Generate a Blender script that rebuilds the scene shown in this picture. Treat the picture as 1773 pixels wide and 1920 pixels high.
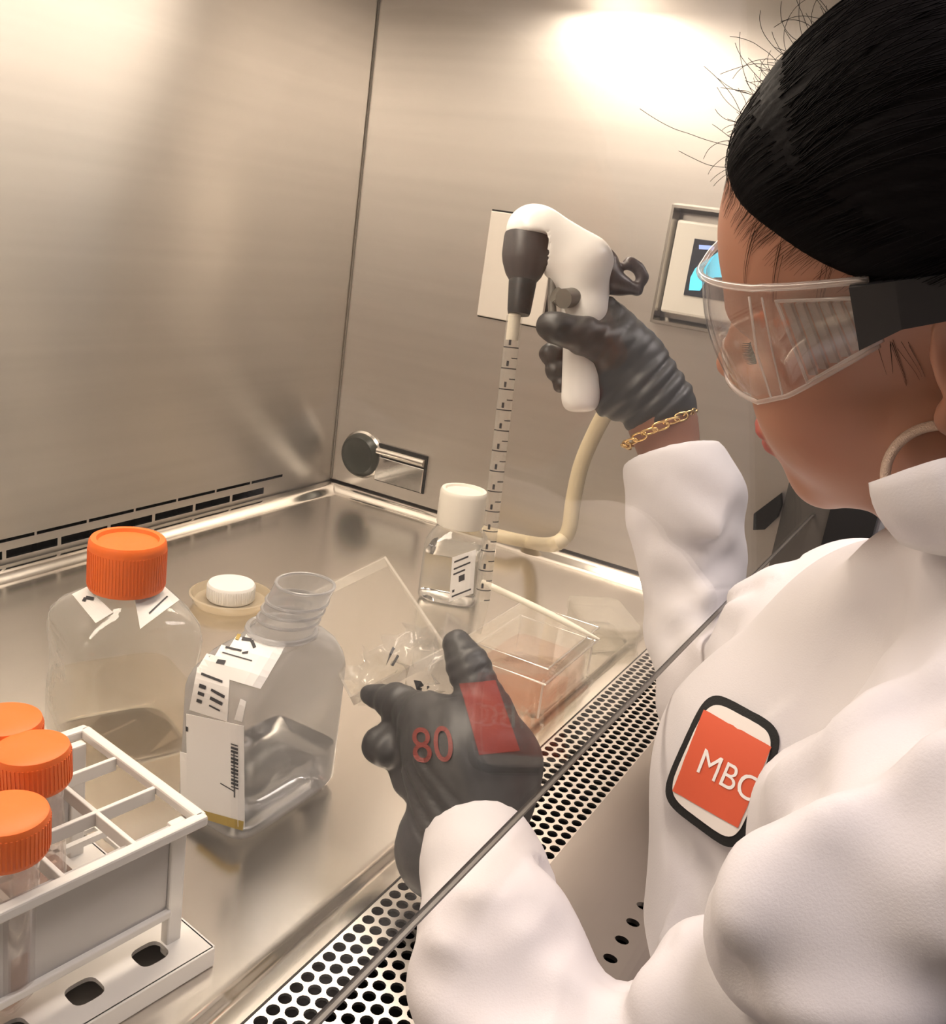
import bpy, bmesh, math, random
import numpy as np
from mathutils import Vector, Matrix
from mathutils.bvhtree import BVHTree

# ------------------------------------------------------------------ scene, camera, light
sc = bpy.context.scene
COL = sc.collection
for o in list(bpy.data.objects):
    bpy.data.objects.remove(o)

# camera solved from the vanishing points of the cabinet: the inner right-hand wall is the
# plane x = 0, the rear wall the plane y = 0, the work surface z = 0 (metres)
PW, PH, FPX = 1773.0, 1920.0, 1803.0066
CAM_R = np.array([[0.48679711, 0.18648329, -0.85337715],
                  [-0.86242322, 0.25779677, -0.43562256],
                  [0.13876155, 0.94803207, 0.28632224]])
CAM_P = np.array([-1.11585, -0.80990, 0.39])
cam_d = bpy.data.cameras.new('camera')
cam_d.sensor_fit = 'HORIZONTAL'
cam_d.sensor_width = 36.0
cam_d.lens = 36.0 * FPX / PW
cam_d.clip_start = 0.02
cam = bpy.data.objects.new('camera', cam_d)
COL.objects.link(cam)
cam.matrix_world = Matrix([list(CAM_R[i]) + [CAM_P[i]] for i in range(3)] + [[0, 0, 0, 1]])
sc.camera = cam

wd = bpy.data.worlds.new('lab_air')
sc.world = wd
wd.use_nodes = True
wd.node_tree.nodes['Background'].inputs[0].default_value = (1.0, 0.90, 0.82, 1)
wd.node_tree.nodes['Background'].inputs[1].default_value = 0.03

CAB_W = 5.4          # watts of the fluorescent fitting under the cabinet top
ROOM_W = 15.0        # watts of each ceiling panel of the lab
ZC = 0.685           # cabinet ceiling
LAMP_Y = -0.31
CAB_COL = (1.0, 0.85, 0.70)
ROOM_COL = (1.0, 0.88, 0.85)

def area(name, loc, sx, sy, watts, col):
    l = bpy.data.lights.new(name, 'AREA'); l.shape = 'RECTANGLE'; l.size = sx; l.size_y = sy; l.energy = watts; l.color = col
    o = bpy.data.objects.new(name, l); o.location = loc; COL.objects.link(o); return o
area('fluorescent_light', (-0.62, LAMP_Y, ZC - 0.045), 1.14, 0.12, CAB_W, CAB_COL)
PANELS = ((-1.00, -1.02), (0.40, -1.30))
for px_, py_ in PANELS:
    area('ceiling_panel_light', (px_, py_, 1.72), 1.16, 0.56, ROOM_W, ROOM_COL)

vs = sc.view_settings
vs.view_transform = 'Standard'
vs.look = 'None'
vs.gamma = 1.0
vs.use_curve_mapping = False
vs.exposure = 0.15
sc.cycles.max_bounces = 6
sc.cycles.diffuse_bounces = 2
sc.cycles.glossy_bounces = 3
sc.cycles.transmission_bounces = 6
sc.cycles.transparent_max_bounces = 32
sc.cycles.sample_clamp_indirect = 4.0
sc.cycles.blur_glossy = 0.5
sc.cycles.use_adaptive_sampling = True
sc.cycles.adaptive_threshold = 0.2
sc.cycles.adaptive_min_samples = 16

random.seed(4)
rng = np.random.default_rng(4)


def ray(px, py):
    return CAM_R @ np.array([px - PW / 2, -(py - PH / 2), -FPX])
def at(px, py, dep):                       # a point at a distance of its own, in front of the camera
    return CAM_P + ray(px, py) * (dep / FPX)
def atz(px, py, z):
    d = ray(px, py); return CAM_P + d * ((z - CAM_P[2]) / d[2])
def atx(px, py, X=0.0):
    d = ray(px, py); return CAM_P + d * ((X - CAM_P[0]) / d[0])
def aty(px, py, Y=0.0):
    d = ray(px, py); return CAM_P + d * ((Y - CAM_P[1]) / d[1])

# ------------------------------------------------------------------ object helpers
def link(o, parent=None):
    COL.objects.link(o)
    if parent is not None:
        o.parent = parent
    return o

def tag(o, label=None, cat=None, group=None, kind=None):
    if label: o['label'] = label
    if cat: o['category'] = cat
    if group: o['group'] = group
    if kind: o['kind'] = kind
    return o

def empty(name, loc=(0, 0, 0), rz=0.0):
    o = bpy.data.objects.new(name, None)
    o.empty_display_size = 0.02
    o.location = tuple(float(v) for v in loc)
    o.rotation_euler = (0, 0, rz)
    return link(o)

def mesh(name, V, Fc, mat, parent=None, smooth=True, world=False, sharp=None):
    V = np.asarray(V, dtype=np.float64)
    if world and parent is not None:
        p = parent
        while p is not None:
            V = V - np.array(p.location); p = p.parent
    me = bpy.data.meshes.new(name)
    me.from_pydata([tuple(v) for v in V], [], [tuple(int(i) for i in f) for f in Fc])
    me.update()
    if mat is not None: me.materials.append(mat)
    if smooth:
        me.polygons.foreach_set('use_smooth', [True] * len(me.polygons))
        if sharp: me.set_sharp_from_angle(angle=math.radians(sharp))
    o = bpy.data.objects.new(name, me)
    return link(o, parent)

class MB:
    """collects simple shapes into one mesh"""
    def __init__(s): s.V = []; s.F = []
    def add(s, V, Fc):
        b = len(s.V); s.V += [tuple(float(c) for c in v) for v in V]; s.F += [tuple(int(i) + b for i in f) for f in Fc]
        return s
    def box(s, a, b, bev=0.0):
        x0, y0, z0 = a; x1, y1, z1 = b
        if bev <= 0:
            V = [(x0, y0, z0), (x1, y0, z0), (x1, y1, z0), (x0, y1, z0), (x0, y0, z1), (x1, y0, z1), (x1, y1, z1), (x0, y1, z1)]
            return s.add(V, [(0, 3, 2, 1), (4, 5, 6, 7), (0, 1, 5, 4), (1, 2, 6, 5), (2, 3, 7, 6), (3, 0, 4, 7)])
        bm = bmesh.new()
        bmesh.ops.create_cube(bm, size=1.0)
        for v in bm.verts:
            v.co = ((x0 + x1) / 2 + v.co.x * (x1 - x0), (y0 + y1) / 2 + v.co.y * (y1 - y0), (z0 + z1) / 2 + v.co.z * (z1 - z0))
        bmesh.ops.bevel(bm, geom=bm.edges[:], offset=bev, segments=2, profile=0.5, affect='EDGES')
        bm.verts.index_update()
        V = [v.co[:] for v in bm.verts]; Fc = [[v.index for v in f.verts] for f in bm.faces]
        bm.free(); return s.add(V, Fc)
    def beam(s, p, q, w, h, up=(0, 0, 1)):
        p = np.array(p, float); q = np.array(q, float)
        t = (q - p) / np.linalg.norm(q - p); up = np.array(up, float)
        sd = np.cross(t, up); sd /= np.linalg.norm(sd); u = np.cross(sd, t)
        V = [e + sd * a * w / 2 + u * b * h / 2 for e in (p, q) for a, b in ((-1, -1), (1, -1), (1, 1), (-1, 1))]
        return s.add(V, [(0, 1, 2, 3), (7, 6, 5, 4), (0, 4, 5, 1), (1, 5, 6, 2), (2, 6, 7, 3), (3, 7, 4, 0)])
    def tube(s, pts, r, n=12, closed=False, cap=True):
        V, Fc = sweep(pts, r, n, closed, cap); return s.add(V, Fc)
    def lathe(s, prof, n=40, base=(0, 0, 0), axis=None):
        V, Fc = lathe(prof, n)
        V = np.array(V)
        if axis is not None:
            q = Vector((0, 0, 1)).rotation_difference(Vector(axis)).to_matrix(); V = V @ np.array(q).T
        return s.add(V + np.array(base, float), Fc)
    def build(s, name, mat, parent=None, smooth=False, sharp=40, world=False):
        return mesh(name, s.V, s.F, mat, parent, smooth, world, sharp)

def lathe(prof, n=40):
    V = []; Fc = []
    for r, z in prof:
        for k in range(n):
            a = 2 * math.pi * k / n; V.append((r * math.cos(a), r * math.sin(a), z))
    for i in range(len(prof) - 1):
        for k in range(n):
            k2 = (k + 1) % n; Fc.append((i * n + k, i * n + k2, (i + 1) * n + k2, (i + 1) * n + k))
    return V, Fc

def sweep(pts, r, n=12, closed=False, cap=True):
    P = np.array(pts, float); m = len(P)
    r = np.full(m, r) if np.isscalar(r) else np.array(r, float)
    T = np.zeros_like(P)
    for i in range(m):
        a = P[(i - 1) % m] if (closed or i > 0) else P[i]
        b = P[(i + 1) % m] if (closed or i < m - 1) else P[i]
        T[i] = (b - a) / (np.linalg.norm(b - a) + 1e-12)
    u = np.cross(T[0], (0, 0, 1.0))
    if np.linalg.norm(u) < 1e-3: u = np.cross(T[0], (1.0, 0, 0))
    u /= np.linalg.norm(u); V = []; Fc = []
    for i in range(m):
        u = u - T[i] * (u @ T[i]); u /= np.linalg.norm(u); w = np.cross(T[i], u)
        for k in range(n):
            a = 2 * math.pi * k / n; V.append(P[i] + r[i] * (math.cos(a) * u + math.sin(a) * w))
    for i in range(m if closed else m - 1):
        j = (i + 1) % m
        for k in range(n):
            k2 = (k + 1) % n; Fc.append((i * n + k, i * n + k2, j * n + k2, j * n + k))
    if cap and not closed:
        Fc.append(tuple(range(n - 1, -1, -1))); Fc.append(tuple(range((m - 1) * n, m * n)))
    return V, Fc

def spline(ctrl, n=10):
    """Catmull-Rom through control points"""
    Q = np.array(ctrl, float); Q = np.vstack([2 * Q[0] - Q[1], Q, 2 * Q[-1] - Q[-2]]); out = []
    for i in range(1, len(Q) - 2):
        for k in range(n):
            t = k / n; a, b, c_, d = Q[i - 1], Q[i], Q[i + 1], Q[i + 2]
            out.append(0.5 * ((2 * b) + (c_ - a) * t + (2 * a - 5 * b + 4 * c_ - d) * t * t + (3 * b - a - 3 * c_ + d) * t ** 3))
    out.append(Q[-2]); return np.array(out)

def loft(rings, n=48, cap0=True, cap1=True):
    """rings of (centre, half_x, half_y, exponent, tilt_matrix_or_None): super-ellipses"""
    V = []; Fc = []
    for (c0, hx, hy, ex, M) in rings:
        for k in range(n):
            a = 2 * math.pi * k / n; ca, sa = math.cos(a), math.sin(a)
            p = np.array([math.copysign(abs(ca) ** (2 / ex), ca) * hx, math.copysign(abs(sa) ** (2 / ex), sa) * hy, 0.0])
            if M is not None: p = M @ p
            V.append(np.array(c0) + p)
    for i in range(len(rings) - 1):
        for k in range(n):
            k2 = (k + 1) % n; Fc.append((i * n + k, i * n + k2, (i + 1) * n + k2, (i + 1) * n + k))
    if cap0: Fc.append(tuple(range(n - 1, -1, -1)))
    if cap1: Fc.append(tuple(range((len(rings) - 1) * n, len(rings) * n)))
    return V, Fc

# ------------------------------------------------------------------ implicit surfaces (for bodies, cloth, gloves, hair)
def smin(a, b, k):
    h = np.maximum(k - np.abs(a - b), 0) / k
    return np.minimum(a, b) - h * h * k * 0.25
def smax(a, b, k): return -smin(-a, -b, k)
def cone(P, a, b, ra, rb):
    a = np.asarray(a, np.float32); b = np.asarray(b, np.float32); ba = b - a
    h = np.clip(((P - a) @ ba) / float(ba @ ba + 1e-12), 0, 1)
    return np.linalg.norm(P - a - h[..., None] * ba, axis=-1) - (ra + (rb - ra) * h)
def ell(P, c0, r, M=None):
    q = P - np.asarray(c0, np.float32)
    if M is not None: q = q @ np.asarray(M, np.float32)      # columns of M: the axes
    r = np.asarray(r, np.float32)
    k0 = np.linalg.norm(q / r, axis=-1); k1 = np.linalg.norm(q / (r * r), axis=-1) + 1e-9
    return k0 * (k0 - 1) / k1
def chain(P, pts, rs, k=0.01):
    d = None
    for i in range(len(pts) - 1):
        e = cone(P, pts[i], pts[i + 1], rs[i], rs[i + 1]); d = e if d is None else smin(d, e, k)
    return d

def nets(fn, lo, hi, h):
    lo = np.array(lo, float); hi = np.array(hi, float)
    n = np.ceil((hi - lo) / h).astype(int) + 1
    ax = [(lo[i] + h * np.arange(n[i])).astype(np.float32) for i in range(3)]
    D = np.empty(tuple(n), np.float32); step = max(1, int(400000 / (n[1] * n[2])))
    for i in range(0, n[0], step):
        g = np.stack(np.meshgrid(ax[0][i:i + step], ax[1], ax[2], indexing='ij'), -1)
        D[i:i + step] = fn(g.reshape(-1, 3)).reshape(g.shape[:3])
    S = D < 0
    c8 = [(a, b, c_) for a in (0, 1) for b in (0, 1) for c_ in (0, 1)]
    sl = lambda o: tuple(slice(o[i], n[i] - 1 + o[i]) for i in range(3))
    cnt = sum(S[sl(o)].astype(np.int8) for o in c8)
    act = (cnt > 0) & (cnt < 8)
    I = np.argwhere(act); idx = -np.ones(act.shape, np.int64); idx[act] = np.arange(len(I))
    acc = np.zeros((len(I), 3)); num = np.zeros(len(I))
    for o in c8:
        for axs in range(3):
            if o[axs]: continue
            o2 = list(o); o2[axs] = 1
            d0 = D[tuple((I + o).T)].astype(float); d1 = D[tuple((I + o2).T)].astype(float)
            cr = (d0 < 0) != (d1 < 0); t = d0 / np.where(cr, d0 - d1, 1)
            p = np.tile(np.array(o, float), (len(I), 1)); p[:, axs] = t
            acc[cr] += p[cr]; num[cr] += 1
    V = lo + h * (I + acc / np.maximum(num, 1)[:, None])
    Fc = []
    for axs in range(3):
        b, c_ = [(1, 2), (2, 0), (0, 1)][axs]
        s0 = [slice(1, n[i] - 1) for i in range(3)]; s0[axs] = slice(0, n[axs] - 1); s1 = list(s0); s1[axs] = slice(1, n[axs])
        A = S[tuple(s0)]; B = S[tuple(s1)]; E = np.argwhere(A != B)
        if len(E) == 0: continue
        off = np.array([1, 1, 1]); off[axs] = 0; E = E + off
        eb = np.zeros(3, int); eb[b] = 1; ec = np.zeros(3, int); ec[c_] = 1
        q = [idx[tuple((E - eb - ec).T)], idx[tuple((E - ec).T)], idx[tuple(E.T)], idx[tuple((E - eb).T)]]
        Q = np.stack(q, 1); ins = S[tuple(E.T)]
        Q[~ins] = Q[~ins][:, ::-1]; Fc.append(Q)
    return V, np.vstack(Fc)

def vnormals(V, Fc):
    Fc = np.asarray(Fc); N = np.zeros_like(V)
    fn = np.cross(V[Fc[:, 2]] - V[Fc[:, 0]], V[Fc[:, 3]] - V[Fc[:, 1]])
    for k in range(4): np.add.at(N, Fc[:, k], fn)
    return N / (np.linalg.norm(N, axis=1, keepdims=True) + 1e-12)

def relax(V, Fc, it=2, w=0.5):
    Fc = np.asarray(Fc)
    for _ in range(it):
        S = np.zeros_like(V); C_ = np.zeros(len(V))
        for k in range(4):
            for j in (1, 3):
                np.add.at(S, Fc[:, k], V[Fc[:, (k + j) % 4]]); np.add.at(C_, Fc[:, k], 1)
        V = V * (1 - w) + w * S / np.maximum(C_, 1)[:, None]
    return V

def bvh_of(V, Fc):
    return BVHTree.FromPolygons([Vector(v) for v in V], [tuple(int(i) for i in f) for f in Fc])

def conform(bvh, quad, st, off=0.001):
    """lay a flat piece (s,t in 0..1) over a surface: quad = four picture corners TL,TR,BR,BL"""
    q = np.array(quad, float); s, t = st
    p = q[0] * (1 - s) * (1 - t) + q[1] * s * (1 - t) + q[2] * s * t + q[3] * (1 - s) * t
    d = ray(p[0], p[1]); d /= np.linalg.norm(d)
    hit, nor, _, dist = bvh.ray_cast(Vector(CAM_P), Vector(d))
    if hit is None: return None
    nr = np.array(nor)
    if nr @ d > 0: nr = -nr
    return np.array(hit) + nr * off

def conform_sheet(bvh, quad, nx, ny, off=0.001, inside=None, thick=0.0):
    """a thin sheet with thickness lying on a surface"""
    G = {}; V = []; Fc = []
    for j in range(ny + 1):
        for i in range(nx + 1):
            s, t = i / nx, j / ny
            if inside is not None:
                s, t = inside(s, t)
            p = conform(bvh, quad, (s, t), off)
            if p is not None: G[i, j] = len(V); V.append(p)
    for j in range(ny):
        for i in range(nx):
            k = [(i, j), (i, j + 1), (i + 1, j + 1), (i + 1, j)]
            if all(a in G for a in k): Fc.append([G[a] for a in k])
    return np.array(V), Fc

def text_tris(body, bold=False):
    """2-D outline triangles of a word, scaled to height 1"""
    cu = bpy.data.curves.new('lettering', 'FONT'); cu.body = body; cu.size = 1.0
    ob = bpy.data.objects.new('lettering', cu); COL.objects.link(ob)
    dg = bpy.context.evaluated_depsgraph_get()
    me = bpy.data.meshes.new_from_object(ob.evaluated_get(dg))
    bpy.data.objects.remove(ob)
    bm = bmesh.new(); bm.from_mesh(me); bmesh.ops.triangulate(bm, faces=bm.faces[:])
    for _ in range(2):
        bmesh.ops.subdivide_edges(bm, edges=[e for e in bm.edges if e.calc_length() > 0.15], cuts=1)
        bmesh.ops.triangulate(bm, faces=[f for f in bm.faces if len(f.verts) > 3])
    bm.verts.index_update()
    V = np.array([v.co[:2] for v in bm.verts]); Fc = [[v.index for v in f.verts] for f in bm.faces]
    bm.free(); bpy.data.meshes.remove(me)
    V -= V.min(0); return V, Fc

# ------------------------------------------------------------------ materials
MATS = {}
def nmat(name):
    m = bpy.data.materials.new(name); m.use_nodes = True; MATS[name] = m
    nt = m.node_tree; return m, nt, nt.nodes['Principled BSDF']

def noise_node(nt, scale, detail=3, stretch=(1, 1, 1), rough=0.6):
    tc = nt.nodes.new('ShaderNodeTexCoord'); mp = nt.nodes.new('ShaderNodeMapping'); mp.inputs['Scale'].default_value = stretch
    nz = nt.nodes.new('ShaderNodeTexNoise'); nz.inputs['Scale'].default_value = scale; nz.inputs['Detail'].default_value = detail
    nz.inputs['Roughness'].default_value = rough
    nt.links.new(tc.outputs['Object'], mp.inputs[0]); nt.links.new(mp.outputs[0], nz.inputs['Vector']); return nz

def plain(name, col, rough=0.5, metal=0.0, bump=0.0, bscale=200, stretch=(1, 1, 1), var=0.0, vscale=20, sss=0.0, spec=0.5, coat=0.0, sheen=0.0, trans=0.0):
    m, nt, p = nmat(name)
    p.inputs['Base Color'].default_value = (*col, 1); p.inputs['Roughness'].default_value = rough; p.inputs['Metallic'].default_value = metal
    p.inputs['Specular IOR Level'].default_value = spec; p.inputs['Coat Weight'].default_value = coat; p.inputs['Sheen Weight'].default_value = sheen
    if sss:
        p.inputs['Subsurface Weight'].default_value = sss; p.inputs['Subsurface Scale'].default_value = 0.004
        p.inputs['Subsurface Radius'].default_value = (1.0, 0.45, 0.3)
    if var:
        nz = noise_node(nt, vscale, 4, stretch); mx = nt.nodes.new('ShaderNodeMix'); mx.data_type = 'RGBA'
        mx.inputs['A'].default_value = (*[c * (1 - var) for c in col], 1); mx.inputs['B'].default_value = (*[min(1, c * (1 + var)) for c in col], 1)
        nt.links.new(nz.outputs['Fac'], mx.inputs['Factor']); nt.links.new(mx.outputs['Result'], p.inputs['Base Color'])
    if bump:
        nz = noise_node(nt, bscale, 3, stretch); b = nt.nodes.new('ShaderNodeBump'); b.inputs['Strength'].default_value = bump; b.inputs['Distance'].default_value = 0.001
        nt.links.new(nz.outputs['Fac'], b.inputs['Height']); nt.links.new(b.outputs[0], p.inputs['Normal'])
    return m

def steel(name, col, rough, grain, aniso=0.0, var=0.10, bump=0.05, turn=0.25):
    """brushed stainless: the grain runs along the small component of `grain`"""
    m, nt, p = nmat(name)
    p.inputs['Metallic'].default_value = 1.0; p.inputs['Roughness'].default_value = rough
    nz = noise_node(nt, 60, 6, grain); mx = nt.nodes.new('ShaderNodeMix'); mx.data_type = 'RGBA'
    mx.inputs['A'].default_value = (*[c * (1 - var) for c in col], 1); mx.inputs['B'].default_value = (*[min(1, c * (1 + var)) for c in col], 1)
    nt.links.new(nz.outputs['Fac'], mx.inputs['Factor']); nt.links.new(mx.outputs['Result'], p.inputs['Base Color'])
    n2 = noise_node(nt, 3.0, 2); mr = nt.nodes.new('ShaderNodeMapRange'); mr.inputs['To Min'].default_value = rough * 0.8; mr.inputs['To Max'].default_value = rough * 1.25
    nt.links.new(n2.outputs['Fac'], mr.inputs['Value']); nt.links.new(mr.outputs[0], p.inputs['Roughness'])
    b = nt.nodes.new('ShaderNodeBump'); b.inputs['Strength'].default_value = bump; b.inputs['Distance'].default_value = 0.0006
    nt.links.new(nz.outputs['Fac'], b.inputs['Height']); nt.links.new(b.outputs[0], p.inputs['Normal'])
    if aniso:
        tg = nt.nodes.new('ShaderNodeTangent'); tg.direction_type = 'UV_MAP'; tg.uv_map = 'grain'
        p.inputs['Anisotropic'].default_value = aniso; p.inputs['Anisotropic Rotation'].default_value = turn; nt.links.new(tg.outputs[0], p.inputs['Tangent'])
    return m

def clear(name, tint=(1, 1, 1), haze=0.05, rough=0.05, hcol=(0.9, 0.9, 0.9), ior=1.45, gloss=1.0, bump=0.0, grazing=0.8, edge=0.0):
    """clear or cloudy plastic and glass walls: see-through, mirror sheen at grazing angles, a little milky"""
    m, nt, p = nmat(name); nt.nodes.remove(p); out = nt.nodes['Material Output']
    tr = nt.nodes.new('ShaderNodeBsdfTransparent'); tr.inputs[0].default_value = (*tint, 1)
    gl = nt.nodes.new('ShaderNodeBsdfGlossy'); gl.inputs['Roughness'].default_value = rough; gl.inputs['Color'].default_value = (gloss, gloss, gloss, 1)
    lw = nt.nodes.new('ShaderNodeLayerWeight'); lw.inputs['Blend'].default_value = 0.5
    pw = nt.nodes.new('ShaderNodeMath'); pw.operation = 'POWER'; pw.inputs[1].default_value = 5.0
    f0 = ((ior - 1) / (ior + 1)) ** 2
    fr = nt.nodes.new('ShaderNodeMath'); fr.operation = 'MULTIPLY_ADD'; fr.inputs[1].default_value = (1 - f0) * grazing; fr.inputs[2].default_value = f0
    nt.links.new(lw.outputs['Facing'], pw.inputs[0]); nt.links.new(pw.outputs[0], fr.inputs[0])
    df = nt.nodes.new('ShaderNodeBsdfDiffuse'); df.inputs[0].default_value = (*hcol, 1)
    tl = nt.nodes.new('ShaderNodeBsdfTranslucent'); tl.inputs[0].default_value = (*hcol, 1)
    h2 = nt.nodes.new('ShaderNodeMixShader'); h2.inputs[0].default_value = 0.5
    nt.links.new(df.outputs[0], h2.inputs[1]); nt.links.new(tl.outputs[0], h2.inputs[2])
    m1 = nt.nodes.new('ShaderNodeMixShader'); m1.inputs[0].default_value = haze
    if edge:                                   # the wall is seen through more plastic near its outline
        p3 = nt.nodes.new('ShaderNodeMath'); p3.operation = 'POWER'; p3.inputs[1].default_value = 2.5
        me_ = nt.nodes.new('ShaderNodeMath'); me_.operation = 'MULTIPLY_ADD'; me_.inputs[1].default_value = edge; me_.inputs[2].default_value = haze
        nt.links.new(lw.outputs['Facing'], p3.inputs[0]); nt.links.new(p3.outputs[0], me_.inputs[0]); nt.links.new(me_.outputs[0], m1.inputs[0])
    nt.links.new(tr.outputs[0], m1.inputs[1]); nt.links.new(h2.outputs[0], m1.inputs[2])
    m2 = nt.nodes.new('ShaderNodeMixShader'); nt.links.new(fr.outputs[0], m2.inputs[0])
    nt.links.new(m1.outputs[0], m2.inputs[1]); nt.links.new(gl.outputs[0], m2.inputs[2]); nt.links.new(m2.outputs[0], out.inputs[0])
    if bump:
        nz = noise_node(nt, 60, 3); b = nt.nodes.new('ShaderNodeBump'); b.inputs['Strength'].default_value = bump; b.inputs['Distance'].default_value = 0.002
        nt.links.new(nz.outputs['Fac'], b.inputs['Height']); nt.links.new(b.outputs[0], gl.inputs['Normal']); nt.links.new(b.outputs[0], lw.inputs['Normal'])
    return m

def glow(name, col, s):
    m, nt, p = nmat(name); m.cycles.emission_sampling = 'NONE'
    p.inputs['Base Color'].default_value = (*col, 1); p.inputs['Emission Color'].default_value = (*col, 1); p.inputs['Emission Strength'].default_value = s
    return m

def liquid(name, col, rough=0.02, ior=1.33):
    m, nt, p = nmat(name)
    p.inputs['Base Color'].default_value = (*col, 1); p.inputs['Transmission Weight'].default_value = 1.0
    p.inputs['Roughness'].default_value = rough; p.inputs['IOR'].default_value = ior
    return m

STEEL_C = (0.71, 0.67, 0.63)
M_BACK = steel('brushed_steel_rear', STEEL_C, 0.34, (0.02, 1, 1), aniso=0.93)
M_SIDE = steel('brushed_steel_side', STEEL_C, 0.42, (1, 0.02, 1), aniso=0.6, turn=0.0)
M_TRAY = steel('worn_steel_tray', (0.73, 0.69, 0.64), 0.22, (0.03, 1, 1), var=0.05, bump=0.03)
M_RIM = steel('polished_steel_rim', (0.82, 0.78, 0.72), 0.16, (0.2, 0.2, 1), var=0.03, bump=0.0)
M_GRILLE = steel('perforated_steel', (0.72, 0.68, 0.64), 0.36, (0.05, 1, 1), var=0.05)
M_DARK = plain('plenum_slot_shade', (0.006, 0.006, 0.006), 0.9, spec=0.0)  # near-black colour for the shade inside the plenum and slots
M_BLACK = plain('black_rubber', (0.012, 0.012, 0.013), 0.45)
M_GLASS = clear('sash_glass', (0.985, 0.99, 0.985), 0.004, 0.02, (0.85, 0.85, 0.8), 1.30, 0.9, grazing=0.30)
M_GEDGE = plain('ground_glass_edge', (0.13, 0.115, 0.10), 0.3)
M_PAINT = plain('cabinet_paint', (0.62, 0.61, 0.60), 0.45)
M_LABWALL = plain('lab_wall_paint', (0.48, 0.465, 0.46), 0.8, bump=0.1, bscale=80)
M_LABFLOOR = plain('lab_vinyl', (0.12, 0.115, 0.115), 0.4, var=0.1, vscale=15)
M_CEIL = plain('lab_ceiling_tile', (0.50, 0.49, 0.48), 0.9, bump=0.2, bscale=120)
M_CABLAMP = glow('fluorescent_tube', CAB_COL, 3.0)
M_ROOMLAMP = glow('ceiling_panel', ROOM_COL, 3.0)

ZF = -0.010                      # level of the sunken work tray
XL = -1.30                       # inner left-hand wall
YFR = -0.570                     # seam between tray and front grille
YGL, ZGL, TGL = -0.668, 0.13, 0.12  # lower edge of the sash, lean of the pane

def struct(name, o):
    o.name = name; return tag(o, kind='structure')

def grain_uv(o, i, j):
    uv = o.data.uv_layers.new(name='grain')
    for l in o.data.loops:
        c_ = o.data.vertices[l.vertex_index].co; uv.data[l.index].uv = (c_[i], c_[j])
    return o

def holed_panel(ub, vb, holes, fn, depth):
    """sheet over break lines ub x vb; cells in `holes` are open, with side faces going in by `depth`"""
    V = []; Fc = []; G = {}
    def vid(i, j, k):
        if (i, j, k) not in G: G[i, j, k] = len(V); V.append(fn(ub[i], vb[j], k * depth))
        return G[i, j, k]
    H = set(holes)
    for i in range(len(ub) - 1):
        for j in range(len(vb) - 1):
            if (i, j) in H:
                for a, b in (((i, j), (i + 1, j)), ((i + 1, j), (i + 1, j + 1)), ((i + 1, j + 1), (i, j + 1)), ((i, j + 1), (i, j))):
                    Fc.append((vid(*a, 0), vid(*b, 0), vid(*b, 1), vid(*a, 1)))
            else:
                Fc.append((vid(i, j, 0), vid(i + 1, j, 0), vid(i + 1, j + 1, 0), vid(i, j + 1, 0)))
    return V, Fc

# rear wall with its two rows of exhaust slots
ups = [aty(p, 1009 - 0.24 * (p - 40))[0] for p in (63, 161, 249, 332, 404, 473, 532)]
pitch = 0.0645
ub = [0.03]; holes = []
xs_up = [ups[-1] - pitch * k for k in range(18)]
xs_lo = [aty(499, 911)[0] - pitch * k for k in range(18)]
brk = sorted(set([round(v, 5) for x in xs_up for v in (x, x - 0.0028)] + [round(v, 5) for x in xs_lo for v in (x, x - 0.0045)] + [XL, 0.03]))
vb = [-0.03, 0.0055, 0.0142, 0.0232, 0.0268, 0.30, 0.60, ZC + 0.05]
for i in range(len(brk) - 1):
    xm = (brk[i] + brk[i + 1]) / 2
    if XL + 0.05 < xm:
        if xm < xs_up[0] and not any(x - 0.0028 < xm < x for x in xs_up): holes.append((i, 3))
        if xm < xs_lo[0] and not any(x - 0.0045 < xm < x for x in xs_lo): holes.append((i, 1))
V, Fc = holed_panel(brk, vb, holes, lambda u, v, d: (u, d, v), 0.004)
grain_uv(struct('wall_back', mesh('wall_back', V, Fc, M_BACK, smooth=False)), 0, 2)
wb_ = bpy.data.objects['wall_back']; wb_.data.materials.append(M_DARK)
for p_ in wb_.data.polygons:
    if abs(p_.normal.y) < 0.5: p_.material_index = 1  # slot sides blackened: shade of the recess put into their colour
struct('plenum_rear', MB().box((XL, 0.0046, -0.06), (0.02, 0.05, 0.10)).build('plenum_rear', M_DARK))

# right-hand wall with the arm-rest slot near its front edge
pl = [atx(1415, 985), atx(1470, 925)]
yb = [-0.690, -0.640, -0.605, 0.0]
V = [(0, 0.004, 0.003), (0, -0.685, 0.003), (0, -0.685, ZC + .05), (0, 0.004, ZC + .05),
     (0.02, 0.004, 0.003), (0.02, -0.685, 0.003), (0.02, -0.685, ZC + .05), (0.02, 0.004, ZC + .05)]
grain_uv(struct('wall_right', mesh('wall_right', V, [(0, 1, 2, 3), (7, 6, 5, 4), (1, 5, 6, 2), (0, 4, 5, 1)], M_SIDE, smooth=False)), 1, 2)
grain_uv(struct('wall_left', MB().box((XL - 0.02, -0.685, -0.02), (XL, 0.004, ZC + .05)).build('wall_left', M_SIDE)), 1, 2)
mb = MB().tube([(-0.0006, -0.0006, 0.004), (-0.0006, -0.0006, ZC)], 0.0016, 8)
struct('trim_1', mb.build('trim_1', plain('dark_corner_seam', (0.16, 0.14, 0.12), 0.4), smooth=True))  # dark strip down the corner joint
struct('ceiling', MB().box((XL, -0.60, ZC), (0.0, 0.0, ZC + 0.03)).build('ceiling', plain('diffuser_mesh', (0.58, 0.55, 0.51), 0.55, metal=0.5)))

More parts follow.
